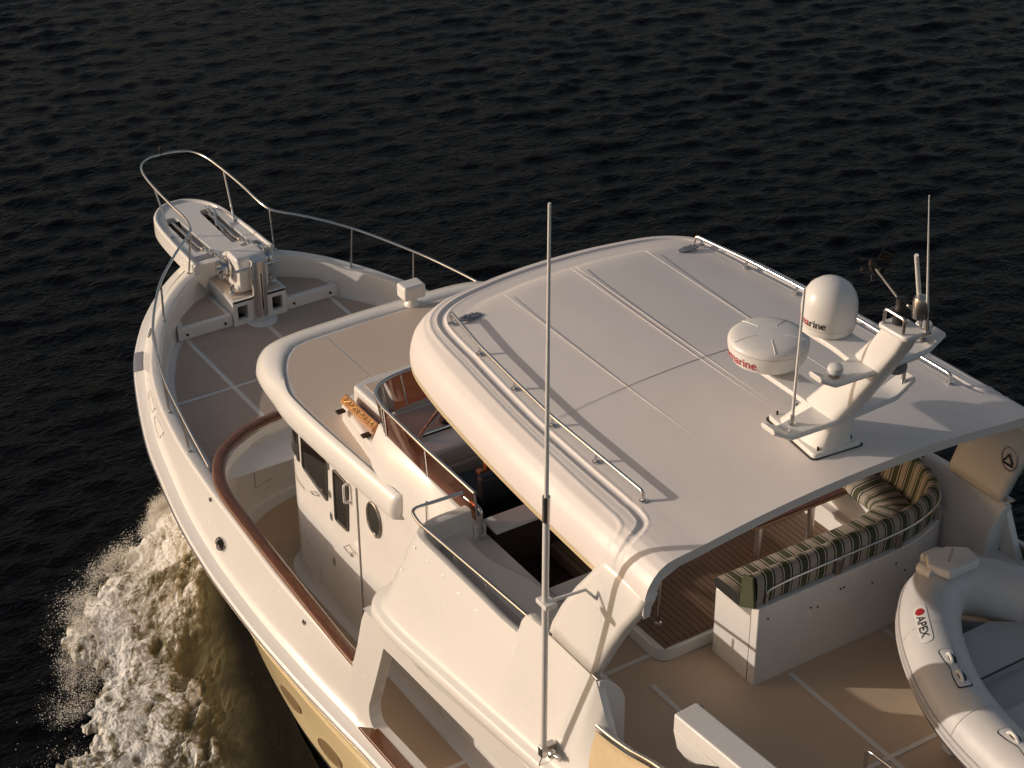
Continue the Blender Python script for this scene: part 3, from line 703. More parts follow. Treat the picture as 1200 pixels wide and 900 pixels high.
q = at(563, 566, y=.95); MB().obox(q, (.035, 0, 0), (0, .03, 0), (0, 0, .15)).build("seat_arm", TEAKL, G, bevel=.012)
q = at(574, 548, y=.85); MB().obox(q, (.03, 0, 0), (0, .06, 0), (0, 0, .08)).build("seat_trim", TEAKL, G, bevel=.012)
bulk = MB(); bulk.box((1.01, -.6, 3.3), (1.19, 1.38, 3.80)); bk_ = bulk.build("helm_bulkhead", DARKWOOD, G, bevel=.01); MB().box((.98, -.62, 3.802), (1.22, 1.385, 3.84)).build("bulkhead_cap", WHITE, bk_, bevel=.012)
stp = MB(); stp.tube([at(490, 514, z=3.92), at(528, 462, y=1.05)], .024, 12); stp.build("hardtop_strut", STEEL, G)
a = at(490, 514, z=3.92); b = at(528, 462, y=1.05); d = (b - a); stp = MB().tube([b, a + d * (1.4 / max(.2, d.z))], .024, 12).build("hardtop_strut", STEEL, G)
# flybridge inner floor (planked) and lockers
MB().box((-.75, -1.5, 3.30), (2.6, .80, 3.452)).build("teak_sole", PLANKS, G)
sole = MB(); sole.prism([(x, y, 3.30) for x, y in round_poly([(-.78, -1.6), (.4, -1.6), (.4, .86), (-.78, .86)], [0, 0, .1, .16])], (0, 0, .14)); sole.build("sole_step", WHITE, G, bevel=.02)
MB().prism([(x, y, 3.448) for x, y in round_poly([(-.72, -1.6), (.4, -1.6), (.4, .80), (-.72, .80)], [0, 0, .1, .13])], (0, 0, .008)).build("teak_border", PLANKS, G)
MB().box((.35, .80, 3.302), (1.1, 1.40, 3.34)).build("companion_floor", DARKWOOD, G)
MB().box((-.1, .82, 3.30), (.30, 1.30, 3.62)).build("locker_box", WHITE, G, bevel=.02)

# side overhang shell with recessed walkway
def shelltop(x): return ip(x, [-7, -1.9, -1.66, -.95, -.70, -.62, -.56, -.3, 3], [3.80, 3.9, 4.37, 4.37, 4.35, 4.24, 4.07, 4.05, 4.045])
def stopy(x): return ip(x, [-7, -1.9, -1.6, -.95, 0, 3], [2.1, 2.16, 2.16, 2.158, 2.15, 2.15])
def zlow(x): return 3.265 - .115 * max(-2.2, x)
for s in (1, -1):
    sh = MB()
    XS = list(np.linspace(-7, -2.0, 7)) + list(np.linspace(-1.9, -.2, 50)) + list(np.linspace(-.1, .9, 10))
    secs = []
    for x in XS:
        yt = stopy(x); zt = shelltop(x); zl = zlow(x)
        secs.append([(x, yt - .085, zt - .34), (x, yt - .062, zt - .008), (x, yt - .035, zt + .006), (x, yt, zt), (x, yt + (2.385 - yt) * .3, zt + (zl + .05 - zt) * .3), (x, yt + (2.385 - yt) * .65, zt + (zl + .05 - zt) * .65), (x, 2.375, zl + .075), (x, 2.395, zl + .035), (x, 2.415, zl + .015), (x, 2.445, zl + .004), (x, 2.462, zl - .012), (x, 2.470, zl - .035), (x, 2.470, zl - .09), (x, 2.455, zl - .13)])
    base_ = [tuple(p) for p in secs[-1]]
    for k in range(1, 13):
        a = k / 12 * math.pi / 2; last = []
        for (x, y, z) in base_:
            f_ = max(0, (y - 2.06) / .41)
            last.append((.9 + (.20 + .70 * f_) * math.sin(a) ** .62, 1.545 + (y - 1.545) * max(0, math.cos(a)) ** .5, z - .08 * f_ * math.sin(a)))
        secs.append(last)
    sh.grid([[Vector((x, s * y, z)) for x, y, z in r] for r in secs]); sh.build("flybridge_overhang", WHITE, G, ang=50)
    un = MB(); un.grid([[Vector((x, s * y, 3.03 if x > -.5 else 3.2)) for y in (1.4, 2.44)] for x in np.linspace(-7, 1.6, 8)]); un.build("overhang_soffit", WHITE, G)
    wf = MB(); wf.prism([(-.66, s * 1.4, 3.70), (1.25, s * 1.4, 3.70), (1.25, s * 2.1, 3.70), (-.66, s * 2.1, 3.70)], (0, 0, .04)); wf.build("walkway_floor", ROOFW, G)
    bl = cat_rom([(1.35, 1.62, 0), (1.15, 1.64, 0), (.9, 1.65, 0), (.66, 1.64, 0), (.4, 1.56, 0), (.15, 1.50, 0), (-.1, 1.50, 0), (-.35, 1.57, 0), (-.75, 1.72, 0)], 5)
    R = [[Vector((p.x, s * p.y, 3.3)) for p in bl], [Vector((p.x, s * p.y, 3.835)) for p in bl], [Vector((p.x, s * (p.y + .02), 3.855)) for p in bl], [Vector((p.x, s * (p.y + .05), 3.862)) for p in bl], [Vector((p.x, s * max(1.84, p.y + .1), 3.862)) for p in bl], [Vector((p.x, s * max(1.88, p.y + .13), 3.845)) for p in bl], [Vector((p.x, s * max(1.89, p.y + .14), 3.72)) for p in bl]]
    bn = MB(); bn.grid(R); bn.build("side_bench", WHITE, G, ang=60)
    pth = fillet([at(543, 577, y=1.60), at(481, 597, y=2.02), at(490, 612, y=2.05), at(634, 735, y=2.10)], .08)
    if s < 0: pth = mir(pth)
    wr = MB().tube(pth, .0165, 10).build("walkway_rail", STEEL, G)
    for (u, v) in ((497, 616), (533, 649), (570, 683)):
        tp = at(u, v, y=2.055); bb = Vector((tp.x, tp.y - .015, 3.80)); tp.y *= s; bb.y *= s
        MB().tube([bb, tp], .012, 8).build("rail_post", STEEL, wr)
    tp = at(500, 588, y=1.88); tp.y *= s; MB().tube([Vector((tp.x, tp.y, 3.74)), tp], .012, 8).build("rail_post", STEEL, wr)
gt = MB(); q0 = at(553, 588, y=1.5); gt.tube(fillet([q0 + Vector((.12, 0, -.02)), q0 + Vector((-.12, -.02, -.02)), q0 + Vector((-.12, -.02, -.34))], .06), .018, 10); gt.build("gate_hoop", STEEL, G)
for (u, v) in ((470, 667), (486, 642), (501, 657), (519, 675), (536, 695), (538, 696), (558, 715), (577, 733), (596, 756), (598, 758), (611, 768)):
    c = at(u, v, y=2.2)
    for _ in range(12): c = at(u, v, y=2.15 + max(0, 4.05 - c.z) * .29)
    MB().lathe([(.008, -.004), (.008, .005), (0, .006)], c, (0, .92, .4), 8).build("screw_head", STEELD, G)

# ================================================================== HARDTOP
HT = [(-2.05, 2.03), (-1.0, 2.0), (0, 1.945), (.8, 1.875), (1.4, 1.80), (1.85, 1.70), (2.15, 1.52), (2.36, 1.18), (2.47, .68), (2.51, .3), (2.52, 0)]
hp = resample([p[0] for p in HT], [p[1] for p in HT], 420)
def zprof(d): return ip(d, [0, .012, .035, .075, .125, .19, .25, .33, .45, .5], [5.25, 5.33, 5.405, 5.47, 5.525, 5.562, 5.577, 5.588, 5.601, 5.605])
GPATH = [(3, .29), (1.9, .29), (1.2, .335), (0, .33), (-1.2, .35), (-1.45, .345), (-1.56, .315), (-1.62, .24), (-1.65, .14), (-1.66, 0)]
RPATH = [(3, .18), (1.9, .18), (1.2, .215), (0, .21), (-1.2, .205), (-1.40, .20), (-1.49, .17), (-1.525, .1), (-1.535, .03)]
def dens(P): return np.array([(p.x, p.y) for p in cat_rom([(x, y, 0) for x, y in P], 24)])
GP = dens(GPATH); RP = dens(RPATH)
def pdist(P, x, d): return float(np.sqrt(((P[:, 0] - x) ** 2 + (P[:, 1] - d) ** 2).min()))
def offs_v(P, dl):
    a = offs(P, .1); return [Vector((p.x + (q.x - p.x) * d * 10, max(0, p.y + (q.y - p.y) * d * 10) if p.y > 1e-6 else 0, 0)) for p, q, d in zip(P, a, dl)]
def gx(x): return ip(x, [-1.4, -1.2, 0, 1.2, 1.9, 3], [.345, .35, .33, .335, .29, .29])
def rx(x): return ip(x, [-1.4, -1.2, 0, 1.2, 1.9, 3], [.20, .205, .21, .215, .18, .18])
def dcol(x):
    r = rx(x); g = gx(x)
    return list(np.linspace(0, r - .03, 17)) + [r - .022, r - .011, r, r + .011, r + .022] + list(np.linspace(r + .03, g - .06, 7)) + [g - .052, g - .044, g - .036, g - .031, g - .025, g - .017, g, g + .017, g + .025, g + .031, g + .036, g + .044, g + .052] + list(np.linspace(g + .07, .5, 5))
DC = [dcol(p.x) for p in hp]; ND = len(DC[0])
hrows = [zed(offs(hp, .03), 5.14), zed(offs(hp, .006), 5.155), zed(hp, 5.19)]
for k in range(ND):
    r = []; dl = [q[k] for q in DC]
    for p0, p, d in zip(hp, offs_v(hp, dl), dl):
        z = zprof(d); x0 = p0.x
        e = pdist(GP, x0, d) if x0 < -1.3 else abs(d - gx(x0))
        if e < .034: z -= .016 * (1 - (e / .034) ** 4)
        elif e < .055: z += .004 * (1 - abs(e - .044) / .011)
        e = pdist(RP, x0, d) if x0 < -1.3 else abs(d - rx(x0))
        if e < .022: z += .007 * (1 - (e / .022) ** 2)
        r.append(Vector((p.x, p.y, z)))
    hrows.append(r)
ht = MB(); ht.grid(both(hrows)); inn = hrows[-1]
def camber(p): return .105 * (min(1, p.y / 1.5) ** 1.5 if p.y > 0 else 0)
ht.grid([[Vector((p.x, p.y * s, p.z + camber(p) * (1 - s * s))) for p in inn] for s in np.linspace(1, -1, 33)])
# underside and aft edge
und = [zed(offs(hp, .03), 5.14), zed(offs(hp, .06), 5.14), zed(offs(hp, .075), 5.25), zed(offs(hp, .15), 5.43), zed(offs(hp, .3), 5.50), zed(offs(hp, .5), 5.525)]
ht.grid(both(und)); ui = und[-1]
ht.grid([[Vector((p.x, p.y * s, p.z + camber(p) * (1 - s * s))) for p in ui] for s in np.linspace(1, -1, 33)])
# closing strip along the aft edge
topE = [r[0] for r in hrows] + [Vector((inn[0].x, inn[0].y * s, inn[0].z + camber(inn[0]) * (1 - s * s))) for s in np.linspace(1, -1, 33)] + [Vector((r[0].x, -r[0].y, r[0].z)) for r in reversed(hrows)]
botE = []
for p in topE:
    y = abs(p.y); z = ip(y, [1.52, 1.73, 1.88, 1.955, 1.97, 2.0, 2.03], [5.525, 5.50, 5.43, 5.25, 5.14, 5.14, 5.14]) if y > 1.52 else 5.525 + (p.z - inn[0].z)
    botE.append(Vector((p.x, p.y, min(z, p.z - .001))))
ht.grid([topE, botE])
htop = ht.build("hardtop", ROOFW, G, ang=42)
lipm = MB(); lipm.grid([zed(offs(hp, d), z)[40:] for d, z in ((-.003, 5.205), (-.003, 5.185), (.004, 5.152), (.03, 5.136))]); lipm.build("lower_lip", TANLIP, htop)
lipm = MB(); lipm.grid([mir(zed(offs(hp, d), z)[40:]) for d, z in ((-.003, 5.205), (-.003, 5.185), (.004, 5.152), (.03, 5.136))]); lipm.build("lower_lip", TANLIP, htop)
def topz(x, y):
    # height of the crowned top
    return 5.602 + .105 * max(0, 1 - (y / 1.53) ** 2)
def seam_line(pts, name="panel_seam", r=.008):
    MB().tube([Vector((x, y, topz(x, y) + .000)) for x, y in pts], r, 6).build(name, ROOFW, htop)
for y, w in ((.77, 1), (-.77, 1)):
    seam_line([(x, y) for x in np.linspace(1.80, -1.93, 14)], r=.0028)
for y in (.028, -.028): seam_line([(x, y) for x in np.linspace(1.86, -1.1, 12)], r=.003)
seam_line([(-.06, y) for y in np.linspace(1.45, -1.45, 24)], "cross_seam", .0025)
seam_line([(-1.97 + .10 * 0 - .09 * (abs(y) / 1.45) ** 3, y) for y in np.linspace(1.45, -1.45, 24)], "aft_seam", .0025)
# grab rails
for s in (1, -1):
    base = [at(u, v, z=5.60) for u, v in ((527, 380), (560, 416), (601, 457), (648, 499), (698, 542), (753, 588))]
    base = [Vector((p.x, s * ip(p.x, [-2, -1.4, 0, 1.5, 2], [1.55, 1.555, 1.54, 1.40, 1.32]), 5.604)) for p in base]
    top = [p + Vector((0, 0, .085)) for p in base]
    pth = fillet([base[0] + Vector((.06, -s * .04, 0)), top[0] + Vector((.05, -s * .03, 0))] + top[1:-1] + [top[-1], base[-1]], .05)
    gr = MB().tube(pth, .015, 10).build("grab_rail", STEEL, htop)
    for p in base:
        pm = MB().tube([p, p + Vector((0, 0, .08))], .012, 8); pm.lathe([(.032, 0), (.032, .008), (.018, .016)], p, seg=14); pm.build("rail_foot", STEEL, gr)
    cpt = Vector((1.70, s * 1.19, 5.622)); pd = MB(); pd.prism([cpt + Vector((.045 * math.cos(a), .12 * math.sin(a), 0)) for a in np.linspace(0, 2 * math.pi, 21)[:-1]], (0, 0, .014)); P_ = pd.build("cable_plate", GREYPAD, htop, bevel=.004)
    for k in range(5): MB().tube([cpt + Vector((.02 * (k % 2), -.07 + .035 * k, .014)), cpt + Vector((.02 * (k % 2), -.07 + .035 * k, .034))], .006, 8).build("stud", STEELD, P_)
LEGROWS = ((1.985, 5.37, -1.52, -2.052), (2.03, 5.28, -1.475, -2.056), (2.048, 5.18, -1.42, -2.02), (2.075, 4.95, -1.26, -1.88), (2.11, 4.7, -1.12, -1.76), (2.14, 4.5, -1.04, -1.68), (2.16, 4.385, -1.02, -1.63))
# support legs, one each side
for s in (1, -1):
    R = []
    for y, z, xf, xa in LEGROWS:
        R.append([Vector((xf + (xa - xf) * t, s * y, z)) for t in np.linspace(0, 1, 10)])
    lg = MB().grid(R); lo_ = lg.build("support_leg", WHITE, G, solid=(.09), bevel=0)
    th = R[-1]
    MB().tube([(-1.02, s * 2.162, 4.378), (-1.64, s * 2.162, 4.378)], .006, 6).build("leg_joint", SEAM, lo_)
    for xx in (-1.0, -1.66): MB().box((xx - .05, s * 2.155 - .02, 4.385), (xx + .04, s * 2.155 + .025, 4.405)).build("joint_bracket", STEELD, lo_, bevel=.004)
    # inner coaming with its rounded aft end
    ic = MB(); e = round_poly([(2.15, 3.3), (2.15, 4.36), (2.08, 4.36), (1.94, 4.2), (1.90, 4.1), (1.90, 3.3)], [0, 0, .05, .1, .1, 0])
    ic.prism([(-1.70, s * y, z) for y, z in e], (.98, 0, 0)); ic.build("coaming_end", WHITE, G, bevel=.01)

# ================================================================== BOAT DECK
MB().box((-7, -2.12, 3.22), (.45, 2.12, 3.30)).build("boat_deck", NSTAN, G)
for y in (1.07, 0, -1.07): MB().box((-7, y - .024, 3.302), (-.95 if y > 0 else -1.45, y + .024, 3.306)).build("deck_seam", WHITE, G)
for x in (-.62, -2.69, -4.7): MB().box((x - .022, -1.85, 3.3025), (x + .022, 1.85, 3.3065)).build("cross_seam", WHITE, G)
# settee base: aft wall, seat plinth, curved starboard return
SW = [(-1.41, .36), (-1.41, -.5), (-1.41, -1.1), (-1.36, -1.5), (-1.2, -1.85), (-.85, -2.02), (-.4, -2.04), (.4, -2.04)]
sw = [Vector((-1.41, .36, 0)), Vector((-1.41, 0, 0))] + cat_rom([(x, y, 0) for x, y in SW[1:]], 6)
def inn_off(P, d):
    out = []
    for i, p in enumerate(P):
        t = (P[min(i + 1, len(P) - 1)] - P[max(i - 1, 0)]).normalized(); nn = Vector((-t.y, t.x, 0)); out.append(p + nn * d)
    return out
si = inn_off(sw, .10)
sb = MB(); sb.grid([zed(sw, 3.3), zed(sw, 4.10), zed(si, 4.10), zed(si, 3.3)]); sb.poly([zed(sw, 3.3)[0], zed(sw, 4.1)[0], zed(si, 4.1)[0], zed(si, 3.3)[0]]); sbw = sb.build("settee_wall", WHITE, G, bevel=.015)
sf = inn_off(sw, .56)
sb = MB(); sb.grid([zed(si, 3.45), zed(si, 3.97), zed(sf, 3.97), zed(sf, 3.3)]); sb.poly([zed(si, 3.3)[0], zed(si, 3.97)[0], zed(sf, 3.97)[0], zed(sf, 3.3)[0]]); sb.build("settee_plinth", WHITE, G, bevel=.015)
# bolts on the settee wall and base corner scupper
for (u, v) in ((900, 725), (950, 712), (958, 711), (985, 690), (989, 688), (1022, 683), (1050, 660), (1060, 668)): MB().lathe([(.009, 0), (.009, .006), (0, .008)], at(u, v, x=-1.413), (-1, 0, 0), 8).build("wall_bolt", BRONZE, sbw)
# settee handrail
hr = zed(inn_off(sw, .03), 4.26)[:-8]; hrp = [hr[0] + Vector((0, -.10, -.17)), hr[0] + Vector((0, -.10, -.02))] + [p for p in hr[1:] if p.y < .2]
sr = MB().tube(fillet(hrp[:3], .05) + hrp[3:], .014, 10).build("settee_rail", STEEL, G)
for yy in (-.45, -1.2, -1.75):
    p = min(hr, key=lambda q: abs(q.y - yy)); MB().box((p.x - .02, p.y - .03, 4.08), (p.x + .0, p.y + .03, 4.25)).build("rail_bracket", STEELD, sr, bevel=.004)
tp_ = MB().tube([(-.47, .66, 3.45), (-.47, .66, 3.95)], .014, 10); tp_.lathe([(.035, 0), (.035, .01), (.016, .018)], (-.47, .66, 3.456), seg=16); tp_.build("sole_post", STEEL, G)
# starboard coaming step aft of the settee
cs = MB(); cs.prism([(x, y, 3.3) for x, y in round_poly([(-1.50, -1.62), (-1.50, -2.1), (-2.3, -2.1), (-2.3, -1.86), (-1.95, -1.62)], .08)], (0, 0, .62)); cs.build("deck_locker", WHITE, G, bevel=.04)
# emblem on the inner face of the starboard leg
ec = at(1183, 538, y=-1.975); em = MB(); P = [ec + Vector((.085 * math.cos(a), .0, .11 * math.sin(a))) for a in np.linspace(0, 2 * math.pi, 25)[:-1]]
E_ = MB().tube(P, .008, 6, closed=True).build("oval_emblem", STEELD, G); MB().poly(P).build("emblem_field", ROOFW, E_)
em = MB(); em.tube([ec + Vector((.05, .012, -.03)), ec + Vector((0, .012, .05)), ec + Vector((-.05, .012, -.03))], .009, 6); em.tube([ec + Vector((.055, .012, -.05)), ec + Vector((-.055, .012, -.05))], .008, 6); em.build("emblem_mark", BRONZE, E_)
# aft side rails with a steel tube top
for s in (1, -1):
    pr_ = [(-1.45, s * 2.18, 4.09), (-1.56, s * 2.19, 4.04), (-1.75, s * 2.2, 4.0), (-2.14, s * 2.2, 4.06), (-2.56, s * 2.2, 4.18), (-3.2, s * 2.2, 4.25), (-6.5, s * 2.12, 4.25)]
    ar = MB().tube(cat_rom(pr_, 6), .022, 12).build("aft_rail", STEEL, G)
    for xx in (-2.4, -3.6, -5): MB().tube([(xx, s * 2.17, 3.6), (xx, s * 2.18, 4.12)], .016, 8).build("rail_post", STEEL, ar)
h0 = at(1012, 900, z=3.75); h1 = at(1016, 878, z=3.80); h2 = at(1042, 897, z=3.80); h3 = h2 + Vector((-.25, -.01, 0))
MB().tube(fillet([Vector((h1.x, h1.y, 3.31)), h1, h3, Vector((h3.x, h3.y, 3.31))], .06), .017, 10).build("hatch_handrail", STEEL, G)
# ================================================================== THINGS ON BOARD
def strip_mesh(P, secs, name, m, parent, run0=0.0, bevel=0.0, endrun=True):
    """sweep a section (list of (offset, z)) along plan path P with a 'run' length attribute for the stripes"""
    L = [0]
    for a, b in zip(P, P[1:]): L.append(L[-1] + (b - a).length)
    b = MB(); rows = []
    offp = [inn_off(P, o) for o, z in secs]
    n = len(P); runs = []
    for k, (o, z) in enumerate(secs):
        rows.append([Vector((p.x, p.y, z)) for p in offp[k]]); runs += [run0 + q for q in L]
    b.grid(rows, close_v=True)
    ns = len(secs)
    b.f.append(tuple(k * n for k in range(ns))); b.f.append(tuple(k * n + n - 1 for k in range(ns))[::-1])
    b.attr = {'run': runs}
    return b.build(name, m, parent, ang=60)
# --- settee cushions
def dense(P, step=.05):
    out = [P[0]]
    for a, b in zip(P, P[1:]):
        k = max(1, int((b - a).length / step))
        for j in range(1, k + 1): out.append(a.lerp(b, j / k))
    return out
swd = dense(sw)
back = [(.00 + .045, 4.11), (.035, 4.2), (.04, 4.33), (.06, 4.375), (.10, 4.39), (.14, 4.375), (.16, 4.32), (.21, 4.08), (.24, 4.07), (.24, 4.06), (.105, 4.06), (.10, 4.105)]
bk = thing("settee_back_cushion", "long striped back cushion curving round the settee behind the steel rail", "cushion", (-1.3, -.8, 4.06))
strip_mesh(swd, back, "cushion_cover", STRIPE, bk, run0=.088)
seat = [(.25, 3.975), (.24, 4.06), (.26, 4.085), (.4, 4.095), (.55, 4.085), (.58, 4.06), (.59, 4.02), (.58, 3.985), (.56, 3.975)]
LL = [(swd[i] - swd[0]).length for i in range(len(swd))]
cut1 = next(i for i, p in enumerate(swd) if p.y < -1.0)
for a, b, lab in ((0, cut1, "straight striped seat cushion on the port end of the white settee base"), (cut1, len(swd), "striped seat cushion filling the curved starboard corner of the settee")):
    P = swd[a:b + 1]
    q = thing("settee_seat_cushion", lab, "cushion", (P[0].x + .4, P[0].y, 3.975), "striped settee seat cushions")
    strip_mesh(P, seat, "cushion_cover", STRIPE, q, run0=.088 + .05 * a)
ep = thing("bolster_cushion", "plain green upright end bolster at the port end of the striped settee", "cushion", (-1.25, .40, 4.0))
eb = MB(); eb.prism([(-1.385, .362, 4.10), (-1.19, .362, 4.0), (-1.20, .362, 4.34), (-1.34, .362, 4.385)], (0, .03, 0)); eb.build("bolster_cover", FABRICG, ep, bevel=.013)
# --- teak table
tb = thing("teak_table", "varnished teak table on steel legs in the shade under the hardtop, beside the striped settee", "table", (-.1, -1.1, 3.46))
tt = MB(); tt.prism([(x, y, 3.985) for x, y in round_poly([(-.42, -.38), (-.42, -1.85), (.25, -1.85), (.25, -.38)], .08)], (0, 0, .045)); tt.build("tabletop", TEAK, tb, bevel=.012)
for x, y in ((-.25, -.6), (-.25, -1.2)):
    MB().tube([(x, y, 3.455), (x, y, 3.985)], .035, 16).build("leg", STEELD, tb)
# --- weather cloths
for s in (1, -1):
    w = thing("weather_cloth", "cream canvas weather cloth laced under the port aft rail in sunlight" if s > 0 else "cream canvas weather cloth in shade under the starboard aft rail", "canvas panel", (-2, s * 2.0, 3.2), "canvas weather cloths")
    top = cat_rom([(-1.37, s * 2.215, 4.07), (-1.5, s * 2.215, 4.04), (-1.76, s * 2.225, 3.965), (-2.14, s * 2.225, 4.02), (-2.56, s * 2.225, 4.14), (-3.2, s * 2.225, 4.21), (-6.4, s * 2.14, 4.21)], 6)
    r = []
    for k in range(9):
        t = k / 8
        rr = []
        for p in top:
            x0 = p.x if p.x < -1.25 else p.x
            zb = 3.30; fwd = ip(t, [0, .35, 1], [-1.37, -1.21, -1.50])
            u = (p.x + 1.37) / (-6.4 + 1.37); x = fwd + (-6.4 - fwd) * u
            rr.append(Vector((x, p.y + s * (.012 * math.sin(x * 3.1 + t * 2) * t + .20 * t), p.z + (zb - p.z) * t)))
        r.append(rr)
    MB().grid(r).build("canvas", CANVAS, w, solid=.006)
    hm = MB(); hm.tube([Vector((q.x, q.y, q.z)) for q in r[0]], .007, 6); hm.build("hem", CANVAS, w)
# --- davit crane
dc = thing("davit_crane", "white davit crane boom with rounded sheave end stowed on the tan boat deck", "davit", (-3.6, 1.45, 3.3))
A = at(788, 835, z=4.28); B = at(818, 823, z=4.28); wv = (A - B); wv.z = 0; wlen = wv.length; c0 = (A + B) / 2; dirv = Vector((-1, -.06, 0)).normalized(); sv = Vector((-dirv.y, dirv.x, 0))
bm_ = MB(); h = .26; e0 = c0
bm_.prism([c0 + sv * wlen / 2, c0 - sv * wlen / 2, c0 - sv * wlen / 2 + dirv * 2.6, c0 + sv * wlen / 2 + dirv * 2.6], (0, 0, -.16)); boom = bm_.build("boom", PLASTIC, dc, bevel=.02)
sdn = MB()
for k in (1, -1):
    o = c0 + sv * (wlen / 2 * k); t = sv * (-.02 * k)
    sdn.prism([o + Vector((0, 0, -.15)) + dirv * .005, o + Vector((0, 0, -.30)) + dirv * .06, o + Vector((0, 0, -.34)) + dirv * .2, o + Vector((0, 0, -.16)) + dirv * .5], t)
sdn.build("boom_cheek", PLASTIC, dc, bevel=.004)
MB().lathe([(0, -.07), (.14, -.07), (.15, -.03), (.12, 0), (.15, .03), (.14, .07), (0, .07)], c0 + dirv * .17 + Vector((0, 0, -.24)), sv, 24).build("sheave", PLASTIC, dc)
MB().lathe([(.035, 0), (.035, .012), (.02, .014), (0, .014)], c0 + sv * (wlen / 2) + dirv * .045 + Vector((0, 0, -.05)), sv, 16).build("pivot_bolt", BRONZE, dc)
MB().tube([c0 + dirv * 2.0 + Vector((0, 0, -.16)), Vector((c0.x - 2.0, c0.y - .12, 3.30))], .14, 20).build("post", PLASTIC, dc)

# --- dinghy
dg = thing("inflatable_dinghy", "light grey inflatable dinghy with white bow step resting on the boat deck behind the settee", "dinghy", (-3.4, -.8, 3.3))
ZC = 4.02
ctr = [(-5.0, -.10), (-4.2, -.08), (-3.6, -.12), (-3.1, -.24), (-2.65, -.44), (-2.3, -.68), (-2.07, -.97), (-2.09, -1.25), (-2.36, -1.52), (-2.75, -1.76), (-3.3, -1.96), (-3.9, -2.06), (-5.0, -2.10)]
DZ = lambda x: ZC + .10 * max(0, (x + 3.4) / 1.3) ** 2
cp_ = cat_rom([(x, y, DZ(x)) for x, y in ctr], 8); RT = .25
tube = MB().tube(cp_, RT, 28).build("tube", HYP, dg)
def tubepoint(i, th, r=RT):
    i = max(0.0, min(len(cp_) - 1.001, i)); k = int(i); f = i - k; p = cp_[k].lerp(cp_[k + 1], f)
    t = (cp_[min(k + 2, len(cp_) - 1)] - cp_[max(k - 1, 0)]); t.z = 0; t.normalize(); n = Vector((-t.y, t.x, 0))    # outward side
    return p + n * (r * math.sin(th)) + Vector((0, 0, r * math.cos(th)))
CL = [0]
for a, b in zip(cp_, cp_[1:]): CL.append(CL[-1] + (b - a).length)
def tl(s_): return float(np.interp(s_, CL, range(len(CL))))
def s_at(x, port=True):
    idx = [i for i, p in enumerate(cp_) if (p.y > -1.1) == port]; j = min(idx, key=lambda i: abs(cp_[i].x - x)); return CL[j]
# rub strake along the outer side
for th, rr, m_ in ((1.45, .012, HYPD), (1.72, .02, HYPD), (1.95, .012, BLACK)):
    MB().tube([tubepoint(i, th, RT + .004) for i in np.linspace(0, len(cp_) - 1.1, 120)], rr, 8).build("rub_strake", m_, dg)
for x, pt_ in ((-2.5, True), (-3.4, True), (-2.5, False), (-3.3, False)):
    i = tl(s_at(x, pt_)); MB().tube([tubepoint(i, a, RT + .0005) for a in np.linspace(0, 2 * math.pi, 33)[:-1]], .004, 6, closed=True).build("tube_seam", HYPD, dg)
fl = MB(); inn_l = [p for p in cp_ if p.x < -2.3]
fl.prism([(-5, -.05, 3.86), (-3.2, -.15, 3.86), (-2.75, -.40, 3.86), (-2.45, -.72, 3.86), (-2.45, -1.25, 3.86), (-2.8, -1.6, 3.86), (-3.3, -1.8, 3.86), (-5, -1.9, 3.86)], (0, 0, .05)); fl.build("floor", HYPD, dg)
lk = MB(); lk.prism([(-2.95, -.30, 3.9), (-2.62, -.55, 3.9), (-2.45, -.8, 3.9), (-2.45, -1.2, 3.9), (-2.62, -1.45, 3.9), (-2.95, -1.68, 3.9)], (0, 0, .11)); lkr = lk.build("bow_locker", HYPD, dg, bevel=.015)
MB().tube([(-2.955, -.30, 4.012), (-2.955, -1.68, 4.012)], .007, 6).build("locker_gasket", BLACK, lkr)
th_ = MB(); th_.box((-3.75, -1.85, 3.93), (-3.35, -.05, 4.06)); th_.build("thwart", HYPD, dg, bevel=.02)
hb_ = MB()
hb_.grid([[Vector((x, -.97 + (w * k), z)) for x, w in ((-5, .85), (-3.6, .85), (-2.9, .62), (-2.45, .3), (-2.2, .03))] for k, z in ((1, 3.95), (.95, 3.78), (.5, 3.58), (0, 3.42), (-.5, 3.58), (-.95, 3.78), (-1, 3.95))]); hb_.build("rigid_hull", HYPD, dg)
for xx in (-2.9, -4.4):
    ck = MB(); ck.prism([(xx - .06, -1.5, 3.305), (xx + .06, -1.5, 3.305), (xx + .06, -.4, 3.305), (xx - .06, -.4, 3.305)], (0, 0, .2)); ck.build("deck_chock", PLASTIC, dg, bevel=.02)
# bow step with cleat
bs = MB(); bs.prism([(-2.22, -.93, 4.375), (-2.02, -.87, 4.365), (-1.88, -.98, 4.33), (-1.88, -1.20, 4.33), (-2.02, -1.32, 4.365), (-2.22, -1.26, 4.375)], (0, 0, .085)); step = bs.build("bow_step", PLASTIC, dg, bevel=.022)
b2_ = MB(); b2_.prism([(-1.94, -.90, 4.02), (-1.80, -1.0, 4.02), (-1.80, -1.18, 4.02), (-1.94, -1.28, 4.02)], (0, 0, .36)); b2_.build("step_nose", PLASTIC, step, bevel=.03)
MB().tube([(-2.08, -.89, 4.36), (-1.92, -.90, 4.34)], .055, 18).build("bow_ring", PLASTIC, step)
MB().tube([(-2.10, -1.02, 4.47), (-2.0, -1.16, 4.47)], .011, 8).build("cleat", STEELD, step)
